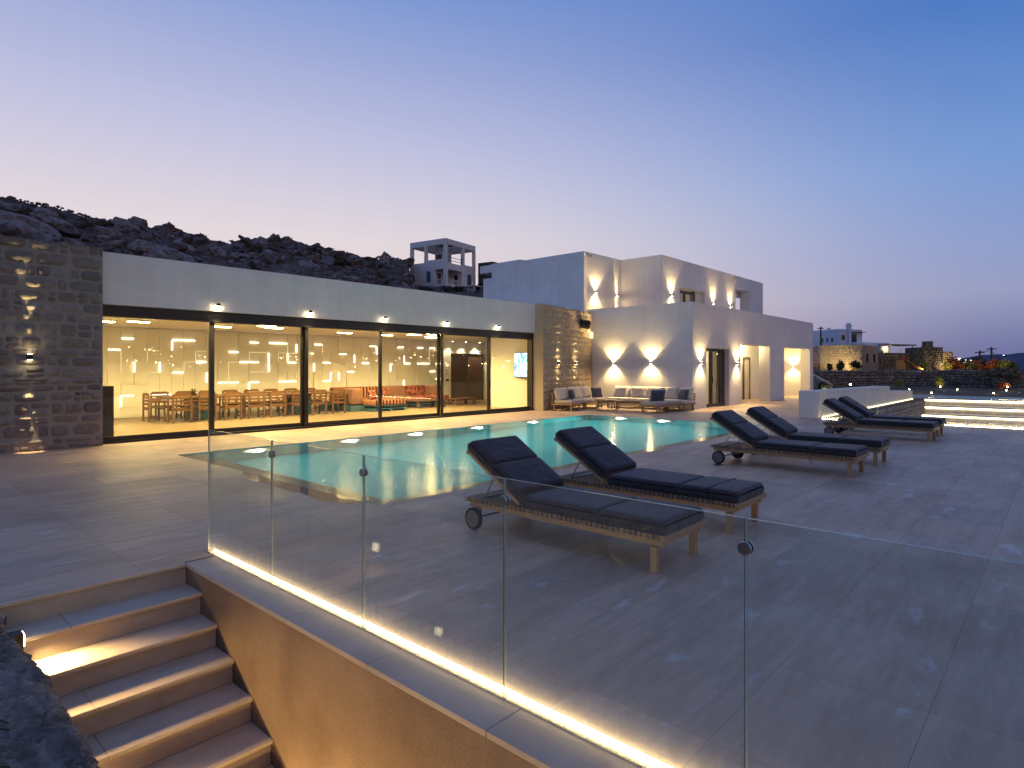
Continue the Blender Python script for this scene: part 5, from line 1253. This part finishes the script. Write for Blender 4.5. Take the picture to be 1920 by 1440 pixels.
gl_ = [(1594.5,721,44,1,'brightest spike light, behind the left part of the white parapet'),(1705,730,42.5,.5,'small spike light where the white parapet steps down'),(1763,725,49.3,.6,'spike light under the small lit tree'),(1795,730.5,45,.5,'small pavement light right of the small lit tree'),(1889,725.5,45.5,.6,'spike light beside the orange lit plant'),(1887,732,43.5,.4,'small pavement light below the orange lit plant'),(1746.7,739.4,40.3,.4,'pavement light at the left above the glowing steps'),(1863,740,39.7,.4,'pavement light at the right above the glowing steps')]
for px, y, d, s_, lab in gl_:
    q = at(px, d, z=max(CH-(y-HY)/F_PX*d, .05)); p = thing('spike_light', lab, 'garden light', Vector((q.x,q.y,0)), 'garden spike lights')
    b = MB(); b.tube((q.x,q.y,0),(q.x,q.y,q.z-.04),.015,.015,6); b.build('spike', M['black'], p)
    b = MB(); b.blob(q, 0.045*s_+.018,.045*s_+.018,.04*s_+.015,2,0,0); b.build('lens', M['garden_lens'], p)
    point('spike_glow', q+Vector((0,0,.12))-fw_*.1, 26*s_, (1,.72,.3), p, .05)

# distant hills across the bay on the right, with their lights
def far_hill(prof, d, deep, name, seed):
    b = MB(); n = len(prof)*7
    def fn(i, j):
        f = i/n*(len(prof)-1); k = min(int(f), len(prof)-2); ff = f-k
        px = prof[k][0]*(1-ff)+prof[k+1][0]*ff; y = prof[k][1]*(1-ff)+prof[k+1][1]*ff
        zt = CH-(y-HY)/F_PX*d; tt = j/10; dd = d-deep*(1-tt)
        q = at(px, dd, z=-3+(zt+3)*tt**.8); q.z += .05*(zt+3)*noise.noise(Vector((px*.04+seed, tt*4, seed)))*(1 if j else 0); return q
    b.grid(fn, n, 10); return structure(b.build(name, M['far_hill'], smooth=True))
M['far_hill'] = mottled('distant_hillside', (.045,.058,.10), (.075,.09,.14), .006, .95, .05, 0)  # blue haze of distance is put into the base colour
prof = [(1640,686),(1720,684),(1775,680),(1790,674.5),(1815,670),(1845,665.5),(1870,664),(1890,664.5),(1908,662),(1920,661.5),(1960,660),(2060,666),(2200,675),(2400,684)]
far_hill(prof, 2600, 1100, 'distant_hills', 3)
b = MB(); rr = random.Random(77)
for i in range(150):
    px = 1785+rr.random()**.7*330; 
    yb0 = 675 if px < 1800 else 668; yy = rr.uniform(666,686) if px > 1850 else rr.uniform(672,686)
    dd = 2600-1100*(yy-664)/28-60; q = at(px, dd, yy); s_ = rr.uniform(1.2,3.2)*(2.2 if rr.random() < .12 else 1)
    b.box(q.x-s_*1.4,q.x+s_*1.4,q.y-s_,q.y+s_,q.z-s_*.5,q.z+s_*.5)
tag(b.build('distant_houses', M['far_white']), 'tiny pale houses and lights scattered over the distant hills', 'distant houses', kind='stuff')
# town across the bay behind the camera (mirrored in the glazing)
b = MB(); rr = random.Random(78); mh = MB()
def back(az, d, z): return Vector((math.cos(az)*d, math.sin(az)*d, z))
n = 60
mh.grid(lambda i, j: back(math.radians(-175+160*i/n), 1500+900*j/8, -3+(75+35*noise.noise(Vector((i*.13,0,1)))+12*noise.noise(Vector((i*.5,0,1))))*(j/8)**.9), n, 8)
structure(mh.build('town_hillside', M['far_hill'], smooth=True))
for i in range(420):
    az = math.radians(-170+150*rr.random()); f = rr.random()**1.3; d = 1500+900*f-25; z = 2+72*f**.9+rr.uniform(0,5); q = back(az, d, z); s_ = rr.uniform(.5,1.6)
    b.box(q.x-s_,q.x+s_,q.y-s_,q.y+s_,q.z-s_,q.z+s_)
M['town_light'] = emit('town_light', (1,.78,.45), 60, sample=False)
tag(b.build('town_lights', M['town_light']), 'tiny warm lights of the town across the bay mirrored in the glazing', 'town lights', kind='stuff')

# ------------------------------------------------------------------ render settings
SC.view_settings.view_transform = 'Standard'; SC.view_settings.look = 'None'; SC.view_settings.exposure = 0; SC.view_settings.gamma = 1
cy = SC.cycles
cy.use_denoising = True; cy.max_bounces = 8; cy.diffuse_bounces = 4; cy.glossy_bounces = 4; cy.transmission_bounces = 4; cy.transparent_max_bounces = 16
cy.sample_clamp_indirect = 4; cy.sample_clamp_direct = 0; cy.caustics_reflective = False; cy.caustics_refractive = True; cy.blur_glossy = .1
cy.use_adaptive_sampling = True; cy.adaptive_threshold = .012
